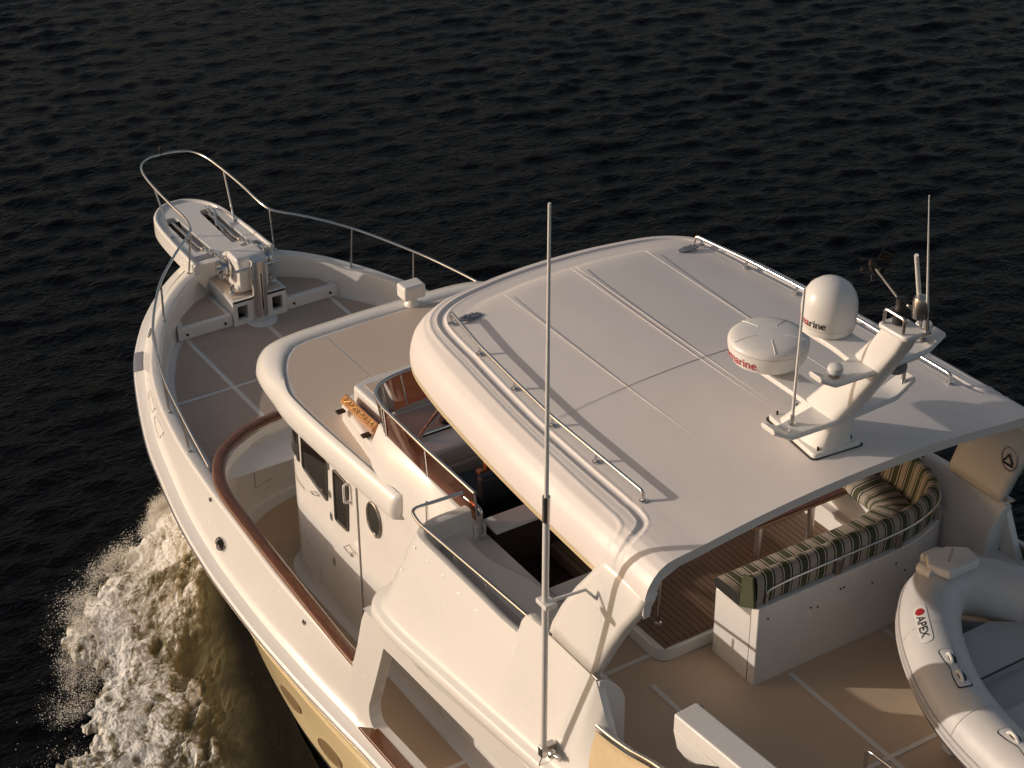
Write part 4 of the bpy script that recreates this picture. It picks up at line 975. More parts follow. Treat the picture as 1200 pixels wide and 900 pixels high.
# grip patches on the port tube
def tubemap(s0, th0, off=.004):
    return lambda u, v: tubepoint(tl(s0 + u), th0 - v / RT, RT + off)
def tube_patch(s0, th0, poly, off, name, m, parent):
    f_ = tubemap(s0, th0, off); cx = sum(p[0] for p in poly) / len(poly); cy = sum(p[1] for p in poly) / len(poly)
    b = MB(); R = []
    for k in (0, .2, .4, .6, .8, 1): R.append([f_(cx + (x - cx) * k, cy + (y - cy) * k) for x, y in poly])
    b.grid(R, close_u=True); return b.build(name, m, parent)
sA = s_at(-2.16)  # bow end of the port tube; lettering reads aft, tops inboard
def rev_map(s0, th0, off): return lambda u, v: tubepoint(tl(s0 - u), th0 - v / RT, RT + off)
def rev_patch(s0, th0, poly, off, name, m, parent):
    f_ = rev_map(s0, th0, off); cx = sum(p[0] for p in poly) / len(poly); cy = sum(p[1] for p in poly) / len(poly)
    b = MB(); b.grid([[f_(cx + (x - cx) * k, cy + (y - cy) * k) for x, y in poly] for k in (0, .15, .3, .45, .6, .75, .9, 1)], close_u=True); return b.build(name, m, parent)
def stad(L, H, n=10): return [(x, y) for x, y in round_poly([(0, -H / 2), (L, -H / 2), (L, H / 2), (0, H / 2)], H * .48, n)]
S0 = CL[min(range(len(cp_)), key=lambda i: (cp_[i] - Vector((-2.35, -.65, 4.1))).length)]; TH0 = .45
pt = rev_patch(S0, TH0, stad(.40, .11), .005, "name_patch", PLASTIC, dg)
rev_patch(S0 - .03, TH0, [(.045 + .035 * math.cos(a), .038 * math.sin(a)) for a in np.linspace(0, 2 * math.pi, 21)[:-1]], .007, "red_dot", RED, pt)
fm_ = rev_map(S0 - .12, TH0, .0075)
text_mesh("APEX", .095, lambda u, v, w: fm_(u * .98, v - .033), "lettering", INK, pt)
for ds in (.52, 1.45):
    f_ = S0 - ds; gp = round_poly([(0, -.055), (.12, -.045), (.20, -.025), (.28, -.045), (.42, -.055), (.42, .055), (.28, .045), (.20, .03), (.12, .045), (0, .055)], .03)
    rev_patch(f_, .02, [(x * 1.04 - .008, y * 1.18) for x, y in gp], .004, "grip_border", BLACK, dg); g_ = rev_patch(f_, .02, gp, .008, "grip_patch", PLASTIC, dg)
    for u0 in (.05, .25):
        fm2 = rev_map(f_, .02, .004); hp_ = [fm2(u0, 0), rev_map(f_, .02, .035)(u0 + .03, 0), rev_map(f_, .02, .035)(u0 + .09, 0), fm2(u0 + .12, 0)]
        MB().tube(fillet(hp_, .03), .014, 8).build("handle", PLASTIC, g_); rev_patch(f_, .02, [(u0 + .06 + .062 * math.cos(a), .016 + .028 * math.sin(a)) for a in np.linspace(0, 6.28, 17)[:-1]], .011, "recess", BLACK, g_)

# --- radar mast
mast = thing("radar_mast", "raked white radar mast with two pairs of wings bolted on the hardtop", "mast", (-1.5, 0, 5.7))
mp_ = MB(); mp_.prism([(x, y, 5.70) for x, y in round_poly([(-1.10, .16), (-1.76, .24), (-1.80, -.22), (-1.14, -.16)], .05)], (0, 0, .055)); plate_ = mp_.build("base_plate", WHITE, mast, bevel=.018)
gk = MB(); gk.prism([(x, y, 5.705) for x, y in round_poly([(-1.085, .175), (-1.765, .255), (-1.81, -.235), (-1.125, -.175)], .05)], (0, 0, .012)); gk.build("gasket", BLACK, plate_)
for x, y in ((-1.15, .1), (-1.15, -.1), (-1.72, .17), (-1.73, -.15)): MB().tube([(x, y, 5.75), (x, y, 5.785)], .009, 8).build("bolt", BRONZE, plate_)
def sec(cx, z, lx, wy, n=24, tilt=0.0):
    out = []
    for k in range(n):
        a = 2 * math.pi * k / n; ca = math.cos(a); sa = math.sin(a); e = .38
        X = lx * math.copysign(abs(ca) ** e, ca); Y = wy * math.copysign(abs(sa) ** e, sa) * (1 - .25 * max(0, ca)); out.append(Vector((cx + X, Y, z + X * tilt)))
    return out
mr = MB(); R = [sec(-1.47, 5.74, .30, .185), sec(-1.49, 5.79, .27, .165), sec(-1.60, 6.00, .205, .135), sec(-1.80, 6.28, .18, .115), sec(-2.00, 6.58, .165, .105), sec(-2.20, 6.88, .14, .095), sec(-2.28, 7.03, .125, .085)]
mr.grid(R, close_u=True); mr.poly(R[-1]); mr.build("mast_column", WHITE, mast, ang=50)
tp = MB(); tp.prism([(x, y, 7.02) for x, y in round_poly([(-2.14, .115), (-2.44, .105), (-2.44, -.105), (-2.14, -.115)], .05)], (0, 0, .04)); top_ = tp.build("top_plate", WHITE, mast, bevel=.015)
def wing(z, xc, half, tip, chord0, chord1, name, arm, armlen, armw, th=.05):
    w = MB(); R = []
    for y in np.linspace(-1, 1, 25):
        ay = abs(y); yy = y * half; up = tip * max(0, (ay - .74) / .26); ch = chord0 + (chord1 - chord0) * ay ** .8; sweep = -.05 * ay
        yy = y * half; cx = xc + sweep
        R.append([Vector((cx + ch / 2, yy, z + up)), Vector((cx + ch / 2 - .02, yy, z + th * .5 + up)), Vector((cx - ch / 2 + .02, yy, z + th * .5 + up)), Vector((cx - ch / 2, yy, z + up)), Vector((cx - ch / 2 + .02, yy, z - th * .5 + up)), Vector((cx + ch / 2 - .02, yy, z - th * .5 + up))])
    w.grid(R, close_u=True); w.poly(R[0]); w.poly(R[-1]); o = w.build(name, WHITE, mast, bevel=.008, ang=50)
    a = MB(); x0 = xc; pts = round_poly([(x0, armw * 1.25), (x0, -armw * 1.25), (x0 + .28, -armw), (x0 + armlen, -armw), (x0 + armlen, armw), (x0 + .28, armw)], [0, 0, .05, armw * .9, armw * .9, .05])
    a.prism([(x, y, z - th * .5 + .003) for x, y in pts], (0, 0, th * .95)); a.build(arm, WHITE, mast, bevel=.014); return o
wing(6.03, -1.68, .70, .11, .34, .17, "lower_wing", "radome_arm", .98, .115)
wing(6.64, -2.03, .60, .09, .32, .15, "upper_wing", "dome_arm", .72, .13)
frame = MB(); frame.tube(fillet([(-2.18, .08, 7.05), (-2.18, .08, 7.18), (-2.38, .08, 7.18), (-2.38, .08, 7.05)], .03), .012, 8); frame.tube(fillet([(-2.18, -.08, 7.05), (-2.18, -.08, 7.18), (-2.38, -.08, 7.18), (-2.38, -.08, 7.05)], .03), .012, 8); frame.tube([(-2.18, -.08, 7.16), (-2.18, .08, 7.16)], .009, 8); frame.build("top_frame", STEELD, mast)
hn = MB(); hn.lathe([(0, 0), (.05, 0), (.05, .12), (.04, .14), (.04, .20), (0, .21)], (-2.25, 0, 7.07), seg=18); hn.build("mast_light", BLACK, mast)
hn = MB(); hn.lathe([(0, 0), (.055, 0), (.06, .05), (.06, .13), (.05, .16), (0, .17)], (-2.42, -.02, 7.19), seg=18); hn.build("anchor_light", STEELD, mast)
hl_ = MB(); hl_.lathe([(.02, 0), (.075, .03), (.08, .08), (.07, .1), (0, .1)], at(1062, 425, x=-2.18) + Vector((.1, 0, -.02)), (.2, -.3, -1), 20); hl_.build("deck_flood", GREYPAD, mast)
# --- radome and satellite dome
rd = thing("radome", "flat round white radar dome with red lettering on the lower arm of the mast", "radome", (-.87, .0, 6.03))
RR = .325; rc = Vector((-.87, .0, 6.095))
MB().lathe([(0, 0), (.20, 0), (.285, .02), (.312, .07), (.323, .15), (.321, .162)], rc, seg=64).build("lower_shell", PLASTIC, rd)
MB().lathe([(.321, .166), (.323, .172), (.318, .190), (.298, .209), (.25, .224), (.15, .236), (.0, .24)], rc, seg=64).build("upper_shell", PLASTIC, rd)
gk = MB(); gk.lathe([(.31, .158), (.318, .162), (.318, .167), (.31, .172)], rc, seg=64); gk.build("shell_joint", SEAM, rd)
for k in range(5):
    a = math.radians(150 + 72 * k); d = Vector((math.cos(a), math.sin(a), 0)); MB().tube([rc + d * .298 + Vector((0, 0, .208)), rc + d * .25 + Vector((0, 0, .223)), rc + d * .12 + Vector((0, 0, .236))], .006, 8).build("lid_rib", PLASTIC, rd)
MB().lathe([(.16, -.03), (.16, .005), (0, .005)], rc, seg=24).build("mount", BRONZE, rd)
def wrap(c, r, z0, a_end, slope=0.0):
    return lambda u, v, w: Vector((c.x + (r - slope * (0.1 - v)) * math.cos(a_end - (w - u) / r), c.y + (r - slope * (0.1 - v)) * math.sin(a_end - (w - u) / r), z0 + v))
text_mesh("Raymarine", .105, wrap(rc, .3265, rc.z + .062, math.radians(124), .13), "lettering", RED, rd)
text_mesh("DIGITAL", .045, wrap(rc, .3265, rc.z + .10, math.radians(184), .13), "small_lettering", INK, rd)
sd_ = thing("satellite_dome", "tall rounded white satellite dome on the upper arm of the mast", "satellite dome", (-1.50, 0, 6.66)); dcn = Vector((-1.50, -.02, 6.665))
MB().lathe([(0, 0), (.175, 0), (.195, .013), (.204, .055), (.204, .063)], dcn, seg=64).build("base", PLASTIC, sd_)
MB().lathe([(.204, .065), (.209, .072), (.212, .18), (.209, .24), (.193, .30), (.16, .355), (.11, .395), (.055, .414), (0, .418)], dcn, seg=64).build("cover", PLASTIC, sd_)
aend = math.radians(133); sz = .088
text_mesh("Raymarine", sz, wrap(dcn, .2135, dcn.z + .095, aend), "lettering", RED, sd_, INK, .60)
# --- GPS mushrooms
for (x, y, z, lab) in ((-2.07, .40, 6.665, "white mushroom antenna on the port tip of the upper mast wing"), (-2.06, -.45, 6.70, "white mushroom antenna on the starboard half of the upper mast wing")):
    g_ = thing("mushroom_antenna", lab, "antenna", (x, y, z), "mushroom antennas on the mast wings")
    MB().lathe([(0, 0), (.045, 0), (.045, .012), (.02, .02), (.02, .035), (0, .04)], (x, y, z), seg=18).build("foot", STEELD, g_)
    MB().lathe([(0, .03), (.03, .032), (.062, .085), (.068, .12), (.055, .145), (0, .155)] if y < 0 else [(0, .03), (.05, .035), (.06, .06), (.055, .085), (.03, .1), (0, .102)], (x, y, z), seg=22).build("cap", PLASTIC, g_)
# --- whips
def whip(base, tip, r0_, r1_, label, cat_="antenna", m=PLASTIC, fer=.0, grp="whip antennas"):
    t = thing("whip_antenna", label, cat_, base, grp); b = Vector(base); p = Vector(tip)
    MB().tube([b, b.lerp(p, .5), p], [r0_, (r0_ + r1_) / 2, r1_], 10).build("rod", m, t)
    f = MB(); f.lathe([(.03, -.01), (.03, .01), (.016, .02), (.016, fer), (0, fer + .01)], b, (p - b).normalized(), 14); f.build("foot", STEELD, t)
    return t
wb = Vector((-1.68, .42, 6.06)); whip(wb, at(943, 338, x=-1.80) , .0135, .009, "white rod antenna on the port tip of the lower mast wing", fer=.09)
wb2 = Vector((-2.44, -.09, 7.06)); whip(wb2, at(1089, 229, x=-2.6), .012, .004, "thin tall whip antenna at the top of the radar mast", fer=.2)
wb3 = Vector((-2.36, -.08, 7.2)); whip(wb3, at(1074, 299, x=-2.42), .018, .016, "short thick white stub antenna at the top of the radar mast", fer=.05)
sb_ = Vector((-1.75, -.62, 6.06)); s2_ = thing("horn_light", "small grey rectangular lamp on a steel stem above the starboard lower mast wing", "lamp", sb_); MB().tube([sb_, sb_ + Vector((0, 0, .24))], .018, 10).build("stem", STEEL, s2_); hx = MB(); hx.obox(sb_ + Vector((0, 0, .30)), (.045, 0, 0), (0, .11, 0), (0, 0, .055)); hx.build("lamp_body", PLASTIC, s2_, bevel=.02); MB().lathe([(.045, 0), (.045, .012), (0, .016)], sb_, seg=14).build("foot", BRONZE, s2_)
# wind vane
wv_ = thing("wind_vane", "dark cup anemometer and wind vane on a thin angled arm at the mast top", "wind vane", (-2.24, 0, 7.25))
p0 = at(1058, 357, x=-2.24); p1 = at(1023, 311, x=-1.95); MB().tube([p0, p1], .008, 8).build("arm", STEELD, wv_)
MB().tube([p0.lerp(p1, -.05), p0.lerp(p1, .12)], .02, 10).build("arm_socket", BRONZE, wv_)
MB().lathe([(0, -.04), (.026, -.032), (.03, .016), (.015, .045), (0, .05)], p1, (.2, .3, 1), 16).build("sensor_body", BRONZE, wv_)
vn = MB(); vn.tube([p1 + Vector((.03, .10, .07)), p1 + Vector((-.04, -.06, .05))], .006, 8); vn.prism([p1 + Vector((-.0, -.03, .02)), p1 + Vector((-.06, -.10, .02)), p1 + Vector((-.08, -.12, .08)), p1 + Vector((-.02, -.06, .11))], (.006, -.004, 0)); vn.build("vane", BRONZE, wv_)
for k in range(3):
    a = 2.1 * k + .4; q = p1 + Vector((.075 * math.cos(a), .075 * math.sin(a), -.06)); cu_ = MB(); cu_.tube([p1 + Vector((0, 0, -.055)), q], .004, 6); cu_.lathe([(0, -.012), (.02, -.008), (.024, .012), (.0, .012)], q, (math.sin(a), -math.cos(a), 0), 10); cu_.build("cup", BRONZE, wv_)
# --- tall port antenna
pa = thing("tall_antenna", "very tall white antenna pole on brackets at the port side of the flybridge", "antenna", (-1.39, 2.46, 3.54))
ab = at(637, 886, y=2.46); tpx = at(644, 238, y=2.46)
def aline(z): t = (z - ab.z) / (tpx.z - ab.z); return Vector((ab.x, ab.y, ab.z)).lerp(tpx, t)
MB().tube([aline(ab.z), aline(5.88)], .026, 14).build("lower_rod", PLASTIC, pa); MB().tube([aline(5.94), aline(tpx.z)], [.018, .011], 12).build("upper_rod", PLASTIC, pa)
MB().tube([aline(5.80), aline(6.02)], .029, 14).build("ferrule", STEELD, pa)
br = MB(); zz = 5.06; p = aline(zz); br.box((p.x - .07, p.y - .06, zz - .02), (p.x + .07, p.y + .04, zz + .02)); q = at(676, 692, y=1.98); br.tube([p + Vector((0, -.04, 0)), Vector((p.x - .06, 2.14, zz + .03)), Vector((p.x - .10, 2.07, zz - .06))], .014, 8); br.build("upper_bracket", PLASTIC, pa, bevel=.004)
p = aline(ab.z + .06); br = MB(); br.box((p.x - .03, p.y - .1, p.z - .05), (p.x + .03, p.y + .035, p.z + .05)); br.lathe([(.04, 0), (.04, .03), (.02, .04), (.02, .09), (0, .09)], p + Vector((-.06, -.03, 0)), (-1, -.2, .1), 14); br.build("lower_bracket", STEELD, pa, bevel=.006)
cb = MB(); cb.tube(cat_rom([p + Vector((.02, -.02, -.05)), p + Vector((.06, .0, -.2)), p + Vector((.05, .02, -.4))], 6), .004, 6); cb.build("cable", BLACK, pa)

# --- searchlight on the pilothouse roof
sl_ = thing("searchlight", "boxy white searchlight on a short pedestal at the front of the pilothouse roof", "searchlight", (5.52, -.36, 3.52))
MB().lathe([(0, 0), (.085, 0), (.08, .03), (.055, .06), (.055, .1), (0, .1)], (5.52, -.36, 3.525), seg=22).build("pedestal", PLASTIC, sl_)
hb2 = MB(); hb2.obox((5.52, -.36, 3.71), (.10, 0, .0), (0, .135, 0), (0, 0, .085)); hb2.build("lamp_housing", PLASTIC, sl_, bevel=.03)
MB().obox((5.623, -.36, 3.71), (.004, 0, 0), (0, .11, 0), (0, 0, .065)).build("lens", DARKGLASS, sl_)
# --- carved nameboard
nb = thing("name_board", "orange teak name board with carved gold scrollwork below the windscreen", "name board", (3.3, 1.38, 3.72))
a_ = at(406, 463, z=3.93); b_ = at(439, 497, z=3.93)
ya = 1.40; a_ = at(405, 463, y=ya); b_ = at(443, 494, y=ya); a_.z = b_.z = (a_.z + b_.z) / 2
dx = (a_ - b_).normalized(); nrm = Vector((0, .6, .8)); dn = Vector((0, .8, -.6))
bd = MB(); bd.prism([a_, b_, b_ + dn * .10, a_ + dn * .10], -nrm * .14); board = bd.build("board", TEAKL, nb, bevel=.012)
sc_ = MB(); w_ = (a_ - b_).length
for k in range(9):
    c_ = b_ + dx * (w_ * (.1 + .1 * k)) + dn * .05 + nrm * .003; e1 = dx; e2 = dn; P = []
    for j in range(14):
        t = j / 13 * 5.2; rr = .022 * (1 - t / 7.5); P.append(c_ + e1 * rr * math.cos(t + k) + e2 * rr * 1.3 * math.sin(t + k) * (1 if k % 2 else -1))
    sc_.tube(P, .0045, 6)
sc_.tube([b_ + dx * (w_ * t) + dn * (.05 + .02 * math.sin(t * 30)) + nrm * .003 for t in np.linspace(.06, .94, 80)], .0035, 6)
sc_.build("carving", GOLD, board)
for t in (.12, .9): q = a_.lerp(b_, t) + dn * .10; MB().box((q.x - .03, q.y - .02, 3.71), (q.x + .03, q.y + .07, 3.735)).build("bracket", BRONZE, nb, bevel=.004)

# --- windlass and anchors
wd = thing("anchor_windlass", "white cased anchor windlass with chain wheels on the foredeck box", "windlass", (9.05, 0, 2.26))
cs_ = MB(); pr = round_poly([(8.92, 2.27), (8.90, 2.60), (8.97, 2.73), (9.25, 2.74), (9.44, 2.62), (9.48, 2.27)], .05)
cs_.prism([(x, .20, z) for x, z in pr], (0, -.40, 0)); cs_.build("casing", PLASTIC, wd, bevel=.03)
MB().tube([(9.2, -.34, 2.53), (9.2, .34, 2.53)], .03, 14).build("shaft", STEEL, wd)
for s in (1, -1):
    MB().lathe([(0, -.06), (.125, -.06), (.125, -.03), (.085, -.02), (.085, .02), (.125, .03), (.125, .06), (.05, .065), (.05, .1), (0, .1)], (9.2, s * .28, 2.53), (0, s, 0), 24).build("chain_wheel", STEEL, wd)
    MB().lathe([(.05, 0), (.05, .03), (.03, .05), (.03, .12), (0, .12)], (9.0, s * .27, 2.258), seg=16).build("chain_pipe", STEEL, wd)
def chain(p, q, sag, name, parent, n=None):
    p = Vector(p); q = Vector(q); L = (q - p).length; n = n or int(L / .075); b = MB(); d = (q - p).normalized(); up = Vector((0, 0, 1)); sd__ = d.cross(up).normalized(); up2 = sd__.cross(d)
    for k in range(n):
        t = (k + .5) / n; c_ = p.lerp(q, t) - up * sag * 4 * t * (1 - t); w = sd__ if k % 2 else up2
        b.tube([c_ + d * (.052 * math.cos(a)) + w * (.028 * math.sin(a)) for a in np.linspace(0, 2 * math.pi, 11)[:-1]], .011, 6, closed=True)
    return b.build(name, STEEL, parent)
for s in (1, -1):
    an = thing("anchor", "bare steel anchor lying in the starboard slot of the bow pulpit with its chain" if s < 0 else "steel anchor in the port slot of the bow pulpit with its chain", "anchor", (10.3, .26 * s, 2.45), "anchors on the bow pulpit")
    y = .26 * s
    sh_ = MB(); sh_.prism([(9.98, y - .018, 2.50), (10.80, y - .018, 2.50), (11.02, y - .018, 2.40), (11.02, y - .018, 2.34), (10.76, y - .018, 2.43), (9.98, y - .018, 2.45)], (0, .036, 0)); sh_.build("shank", STEELD, an, bevel=.006)
    fk = MB(); fk.prism([(11.0, y, 2.36), (10.80, y + .16, 2.24), (10.45, y + .02, 2.22), (10.45, y - .02, 2.22), (10.80, y - .16, 2.24)], (0, 0, -.025)); fk.build("fluke", STEELD, an, bevel=.006)
    if s < 0: MB().tube([(10.35, y + .09, 2.53), (10.62, y, 2.60), (10.95, y - .07, 2.53)], .016, 8).build("roll_bar", STEEL, an); MB().tube([(10.98, y - .03, 2.52), (10.2, y + .07, 2.50)], .012, 8).build("retainer", STEEL, an)
    swv = MB(); swv.tube([(9.98, y, 2.48), (9.88, y, 2.51)], .022, 10); swv.lathe([(0, -.02), (.03, -.015), (.03, .015), (0, .02)], (9.86, y, 2.51), (1, 0, 0), 12); swv.build("swivel", STEEL, an)
    chain((9.84, y, 2.525), (9.22, y, 2.655), -.006, "chain", an)

# ================================================================== BOW WAVE
def mesh_np(name, V, F):
    me = bpy.data.meshes.new(name); me.vertices.add(len(V)); me.vertices.foreach_set('co', np.asarray(V, dtype=np.float32).ravel())
    F = np.asarray(F, dtype=np.int32); k = F.shape[1]; me.loops.add(F.size); me.loops.foreach_set('vertex_index', F.ravel())
    me.polygons.add(len(F)); me.polygons.foreach_set('loop_start', np.arange(0, F.size, k, dtype=np.int32)); me.update(calc_edges=True)
    me.polygons.foreach_set('use_smooth', np.ones(len(F), dtype=bool)); return me
def billow(x, y, o, sd, g=.55):
    q = 0; a = 1; tt = 0
    for k in range(o): q = q + a * np.abs(2 * vnoise(x * 2 ** k + 13 * k, y * 2 ** k + 7 * k, sd + k) - 1); tt += a; a *= g
    return q / tt
def sst(x, a, b): q = np.clip((x - a) / (b - a), 0, 1); return q * q * (3 - 2 * q)
def bow_wave():
    NA, NB = 760, 500
    tO = [(214, 575), (192, 598), (160, 630), (126, 668), (96, 708), (86, 745), (98, 785), (84, 825), (70, 872), (58, 930), (44, 1000), (30, 1080)]
    tI = [(222, 600), (232, 632), (250, 660), (268, 692), (285, 722), (300, 752), (316, 785), (332, 818), (346, 850), (360, 880), (395, 940), (440, 1010)]
    PO_ = cat_rom([at(u, v, z=.12) for u, v in tO], 40); PI_ = cat_rom([at(u, v, z=.05) for u, v in tI], 40); T = np.linspace(0, 1, NA)
    def rs(P): A = np.array([(p.x, p.y) for p in P]); i = T * (len(A) - 1); k = np.minimum(i.astype(int), len(A) - 2); f = (i - k)[:, None]; return A[k] * (1 - f) + A[k + 1] * f
    O = rs(PO_); I = rs(PI_); B_ = np.linspace(-.06, 1.22, NB)
    XY = I[:, None, :] * (1 - B_)[None, :, None] + O[:, None, :] * B_[None, :, None]; X = XY[..., 0]; Y = XY[..., 1]
    t = np.repeat(T[:, None], NB, 1); b = np.repeat(B_[None, :], NA, 0)
    wx = fbm(X * 1.3, Y * 1.3, 3, 61) * 1.2; wy_ = fbm(X * 1.3, Y * 1.3, 3, 71) * 1.2
    lobe = billow(X * 1.5 + 3, Y * 1.5, 4, 11, .6)
    be = b * 1.04 + ((fbm(X * 1.4, Y * 1.4, 3, 12) - .5) * .30 + (.30 - lobe) * .32 + (fbm(X * 9, Y * 9, 4, 15) - .5) * .13) * np.clip(b * 1.5, 0, 1)
    fl = Vector((-.80, .60)); U = X * fl.x + Y * fl.y; W = -X * fl.y + Y * fl.x
    st1 = fbm(U * 1.2 + wx, W * 4.0 + wy_, 5, 81, .6); st2 = fbm(U * 3.2 + wx * 2, W * 12 + wy_ * 2, 5, 91, .65)
    big = fbm(X * 1.7 + wx, Y * 1.7 + wy_, 5, 21, .55); bl = billow(X * 3.2 + wx * 2.5, Y * 3.2 + wy_ * 2.5, 6, 131, .6); bl2 = billow(X * 10 + wx * 5, Y * 10 + wy_ * 5, 5, 171, .65)
    fin = fbm(X * 34, Y * 34, 4, 41, .7); sm1 = fbm(X * 2.0 + wx, Y * 2.0 + wy_, 3, 22, .45)
    pt1 = fbm(X * 5 + wx * 3, Y * 5 + wy_ * 3, 6, 201, .62); pt2 = fbm(X * 15 + wx * 6, Y * 15 + wy_ * 6, 5, 211, .65)
    inner = -.02 + .17 * sst(t, .12, .5)                          # how far the clear dark water reaches out from the hull
    milk = sst(be, inner - .04, inner + .28) * (.15 + .55 * st1 + .65 * st2) * sst(1.10 - be, 0, .12)
    crest = np.exp(-((be - .80) / .20) ** 2) + .55 * np.exp(-((be - .45) / .16) ** 2) * sst(st1, .35, .6)
    dens_ = .72 * sst(be, inner + .06, inner + .34) + .75 * crest + .9 * np.exp(-(t / .20) ** 2)
    holes = sst(fbm(X * 1.8 + 5 + wx, Y * 1.8 + wy_, 4, 191, .6), .50, .64) * sst(t, .15, .3) * sst(.74 - be, 0, .2)
    foam = np.clip((dens_ + .7 * (big - .5) + .9 * (st1 - .5) + .5 * (bl - .25) - .34 - .55 * holes) / .75, 0, 1) * sst(1.06 - be, 0, .07)
    tone = np.clip(foam * (.50 + .34 * np.exp(-(t / .26) ** 2) + .26 * crest + 1.1 * (st2 - .5) + 1.5 * (pt1 - .5) + 1.2 * (pt2 - .5) + .7 * (bl2 - .25) + .4 * (fin - .5)), 0, 1)
    env = sst(t, 0, .05)
    Z = env * (.09 * crest + .42 * np.exp(-(t / .34) ** 2) * np.clip(1.05 - be, 0, 1) + .10 * np.clip(1 - be, 0, 1) + .02) + foam * (.12 * sm1 + .028 * bl + .030 * bl2 + .012 * fin - .07) + .035 * (st1 - .5)
    edge = np.clip((1.05 - be) / .09, 0, 1) * np.clip((b + .06) / .06, 0, 1) * np.clip(t / .02, 0, 1)
    Z = Z * edge - .16 * (1 - edge)
    idx = np.arange(NA * NB).reshape(NA, NB); F = np.stack([idx[:-1, :-1], idx[:-1, 1:], idx[1:, 1:], idx[1:, :-1]], -1).reshape(-1, 4)
    V = np.stack([X, Y, Z], -1).reshape(-1, 3)
    n0 = np.cross(V[F[:, 1]] - V[F[:, 0]], V[F[:, 2]] - V[F[:, 0]])[:, 2].mean()
    if n0 < 0: F = F[:, ::-1]
    me = mesh_np("bow_wave", V, F)
    for nm, arr in (("foam", tone), ("milk", milk)):
        a = me.attributes.new(nm, 'FLOAT', 'POINT'); a.data.foreach_set('value', arr.ravel().astype(np.float32))
    o = bpy.data.objects.new("bow_wave", me); COL.objects.link(o); o['kind'] = 'stuff'; o['label'] = "churned white bow wave foaming along the port side of the hull"; o['category'] = "wave"
    m = bpy.data.materials.new("wave_foam"); m.use_nodes = True; n = m.node_tree.nodes; l = m.node_tree.links; p = n['Principled BSDF']
    af = n.new('ShaderNodeAttribute'); af.attribute_name = "foam"; am = n.new('ShaderNodeAttribute'); am.attribute_name = "milk"; tc = n.new('ShaderNodeTexCoord')
    ns = n.new('ShaderNodeTexNoise'); ns.inputs['Scale'].default_value = 26; ns.inputs['Detail'].default_value = 9; ns.inputs['Roughness'].default_value = .74; ns.inputs['Distortion'].default_value = .8; l.new(tc.outputs['Object'], ns.inputs['Vector'])
    ad = n.new('ShaderNodeMath'); ad.operation = 'MULTIPLY_ADD'; ad.inputs[1].default_value = 1.15; ad.inputs[2].default_value = -.60; l.new(ns.outputs['Fac'], ad.inputs[0])
    sm_ = n.new('ShaderNodeMath'); sm_.operation = 'ADD'; sm_.use_clamp = True; l.new(af.outputs['Fac'], sm_.inputs[0]); l.new(ad.outputs[0], sm_.inputs[1])
    wat = n.new('ShaderNodeMixRGB'); wat.inputs[1].default_value = (.004, .004, .003, 1); wat.inputs[2].default_value = (.26, .225, .12, 1); l.new(am.outputs['Fac'], wat.inputs[0])
    fc = n.new('ShaderNodeValToRGB'); e = fc.color_ramp.elements; e[0].position = .20; e[0].color = (.34, .29, .19, 1); e[1].position = .80; e[1].color = (.95, .92, .86, 1)
    l.new(sm_.outputs[0], fc.inputs[0])
    fa = n.new('ShaderNodeMapRange'); fa.inputs['From Min'].default_value = .10; fa.inputs['From Max'].default_value = .72; l.new(sm_.outputs[0], fa.inputs['Value'])
    col = n.new('ShaderNodeMixRGB'); l.new(fa.outputs[0], col.inputs[0]); l.new(wat.outputs[0], col.inputs[1]); l.new(fc.outputs[0], col.inputs[2]); l.new(col.outputs[0], p.inputs['Base Color'])
    rg = n.new('ShaderNodeMapRange'); rg.inputs['To Min'].default_value = .14; rg.inputs['To Max'].default_value = .95; l.new(fa.outputs[0], rg.inputs['Value']); l.new(rg.outputs[0], p.inputs['Roughness'])
    p.inputs['Specular IOR Level'].default_value = .10
    bp = n.new('ShaderNodeBump'); bp.inputs['Strength'].default_value = .4; bp.inputs['Distance'].default_value = .03; l.new(ns.outputs['Fac'], bp.inputs['Height']); l.new(bp.outputs[0], p.inputs['Normal'])
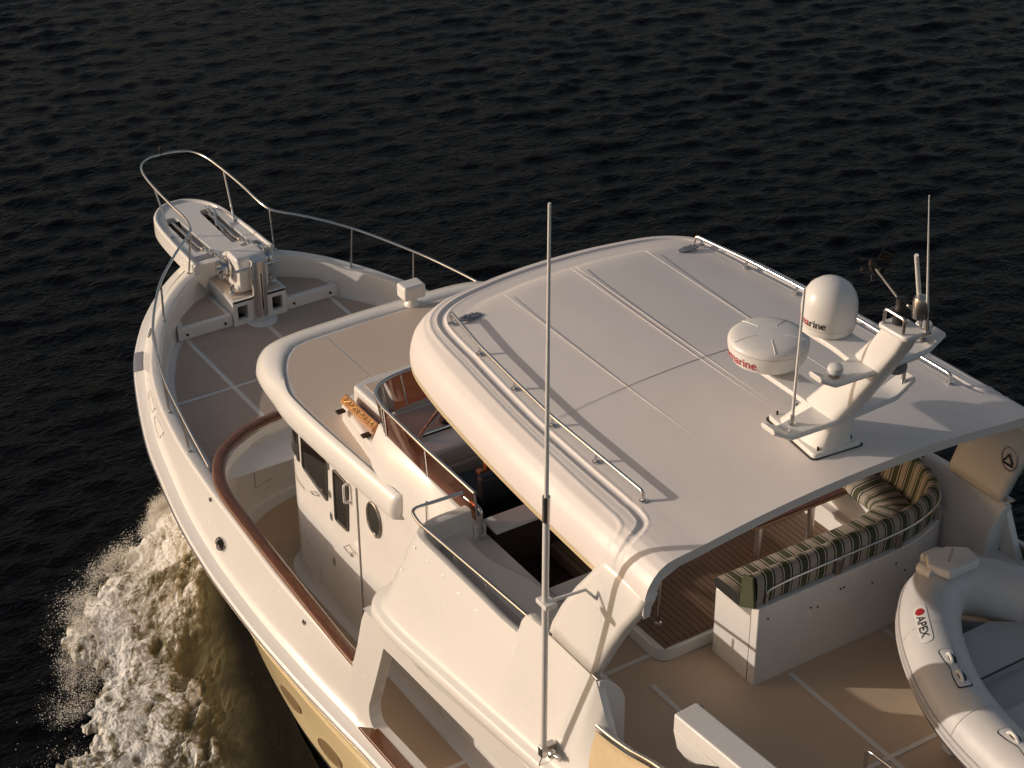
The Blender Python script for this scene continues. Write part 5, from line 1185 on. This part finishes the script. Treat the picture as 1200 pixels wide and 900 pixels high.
    tl_ = n.new('ShaderNodeBsdfTranslucent'); l.new(col.outputs[0], tl_.inputs[0]); mxs = n.new('ShaderNodeMixShader'); mxs.inputs[0].default_value = .12
    l.new(p.outputs[0], mxs.inputs[1]); l.new(tl_.outputs[0], mxs.inputs[2]); l.new(mxs.outputs[0], n['Material Output'].inputs[0]); me.materials.append(m)
    # spray droplets, thickest along the breaking edge and in clumps
    r = np.random.default_rng(5); N = 260000
    tt = r.beta(.9, 1.5, N) * .95; ed = r.random(N) < .78
    bb = np.where(ed, .98 + r.normal(0, .055, N) + np.abs(r.normal(0, .05, N)), .70 + r.normal(0, .2, N))
    i = np.clip((tt * NA).astype(int), 0, NA - 1); j = np.clip(((bb + .06) / 1.28 * NB).astype(int), 0, NB - 1)
    cl = fbm(X * 4.5, Y * 4.5, 5, 151, .65)[i, j]; keep = (cl > .46 + .2 * r.random(N)) & (ed | (tone[i, j] > .45))
    i, j, ed, bb = i[keep], j[keep], ed[keep], bb[keep]; N = len(i)
    C = np.stack([X[i, j], Y[i, j], np.maximum(0, Z[i, j])], -1); C[:, 2] += np.abs(r.normal(0, 1, N)) * np.where(ed, .085, .03); C += r.normal(0, .035, (N, 3)); C[:, 2] = np.maximum(C[:, 2], .004)
    S_ = .0015 + .0075 * r.random(N) ** 9
    oc = np.array([(1, 0, 0), (-1, 0, 0), (0, 1, 0), (0, -1, 0), (0, 0, 1), (0, 0, -1)], dtype=float); of = np.array([(0, 2, 4), (2, 1, 4), (1, 3, 4), (3, 0, 4), (2, 0, 5), (1, 2, 5), (3, 1, 5), (0, 3, 5)])
    V2 = (C[:, None, :] + oc[None] * S_[:, None, None]).reshape(-1, 3); F2 = (of[None] + (np.arange(N) * 6)[:, None, None]).reshape(-1, 3)
    me2 = mesh_np("sea_spray", V2, F2); so2 = bpy.data.objects.new("sea_spray", me2); COL.objects.link(so2); so2['kind'] = 'stuff'; so2['label'] = "fine white spray droplets above the bow wave"; so2['category'] = "spray"
    me2.materials.append(mat("spray", (.88, .85, .79), .5))
bow_wave()
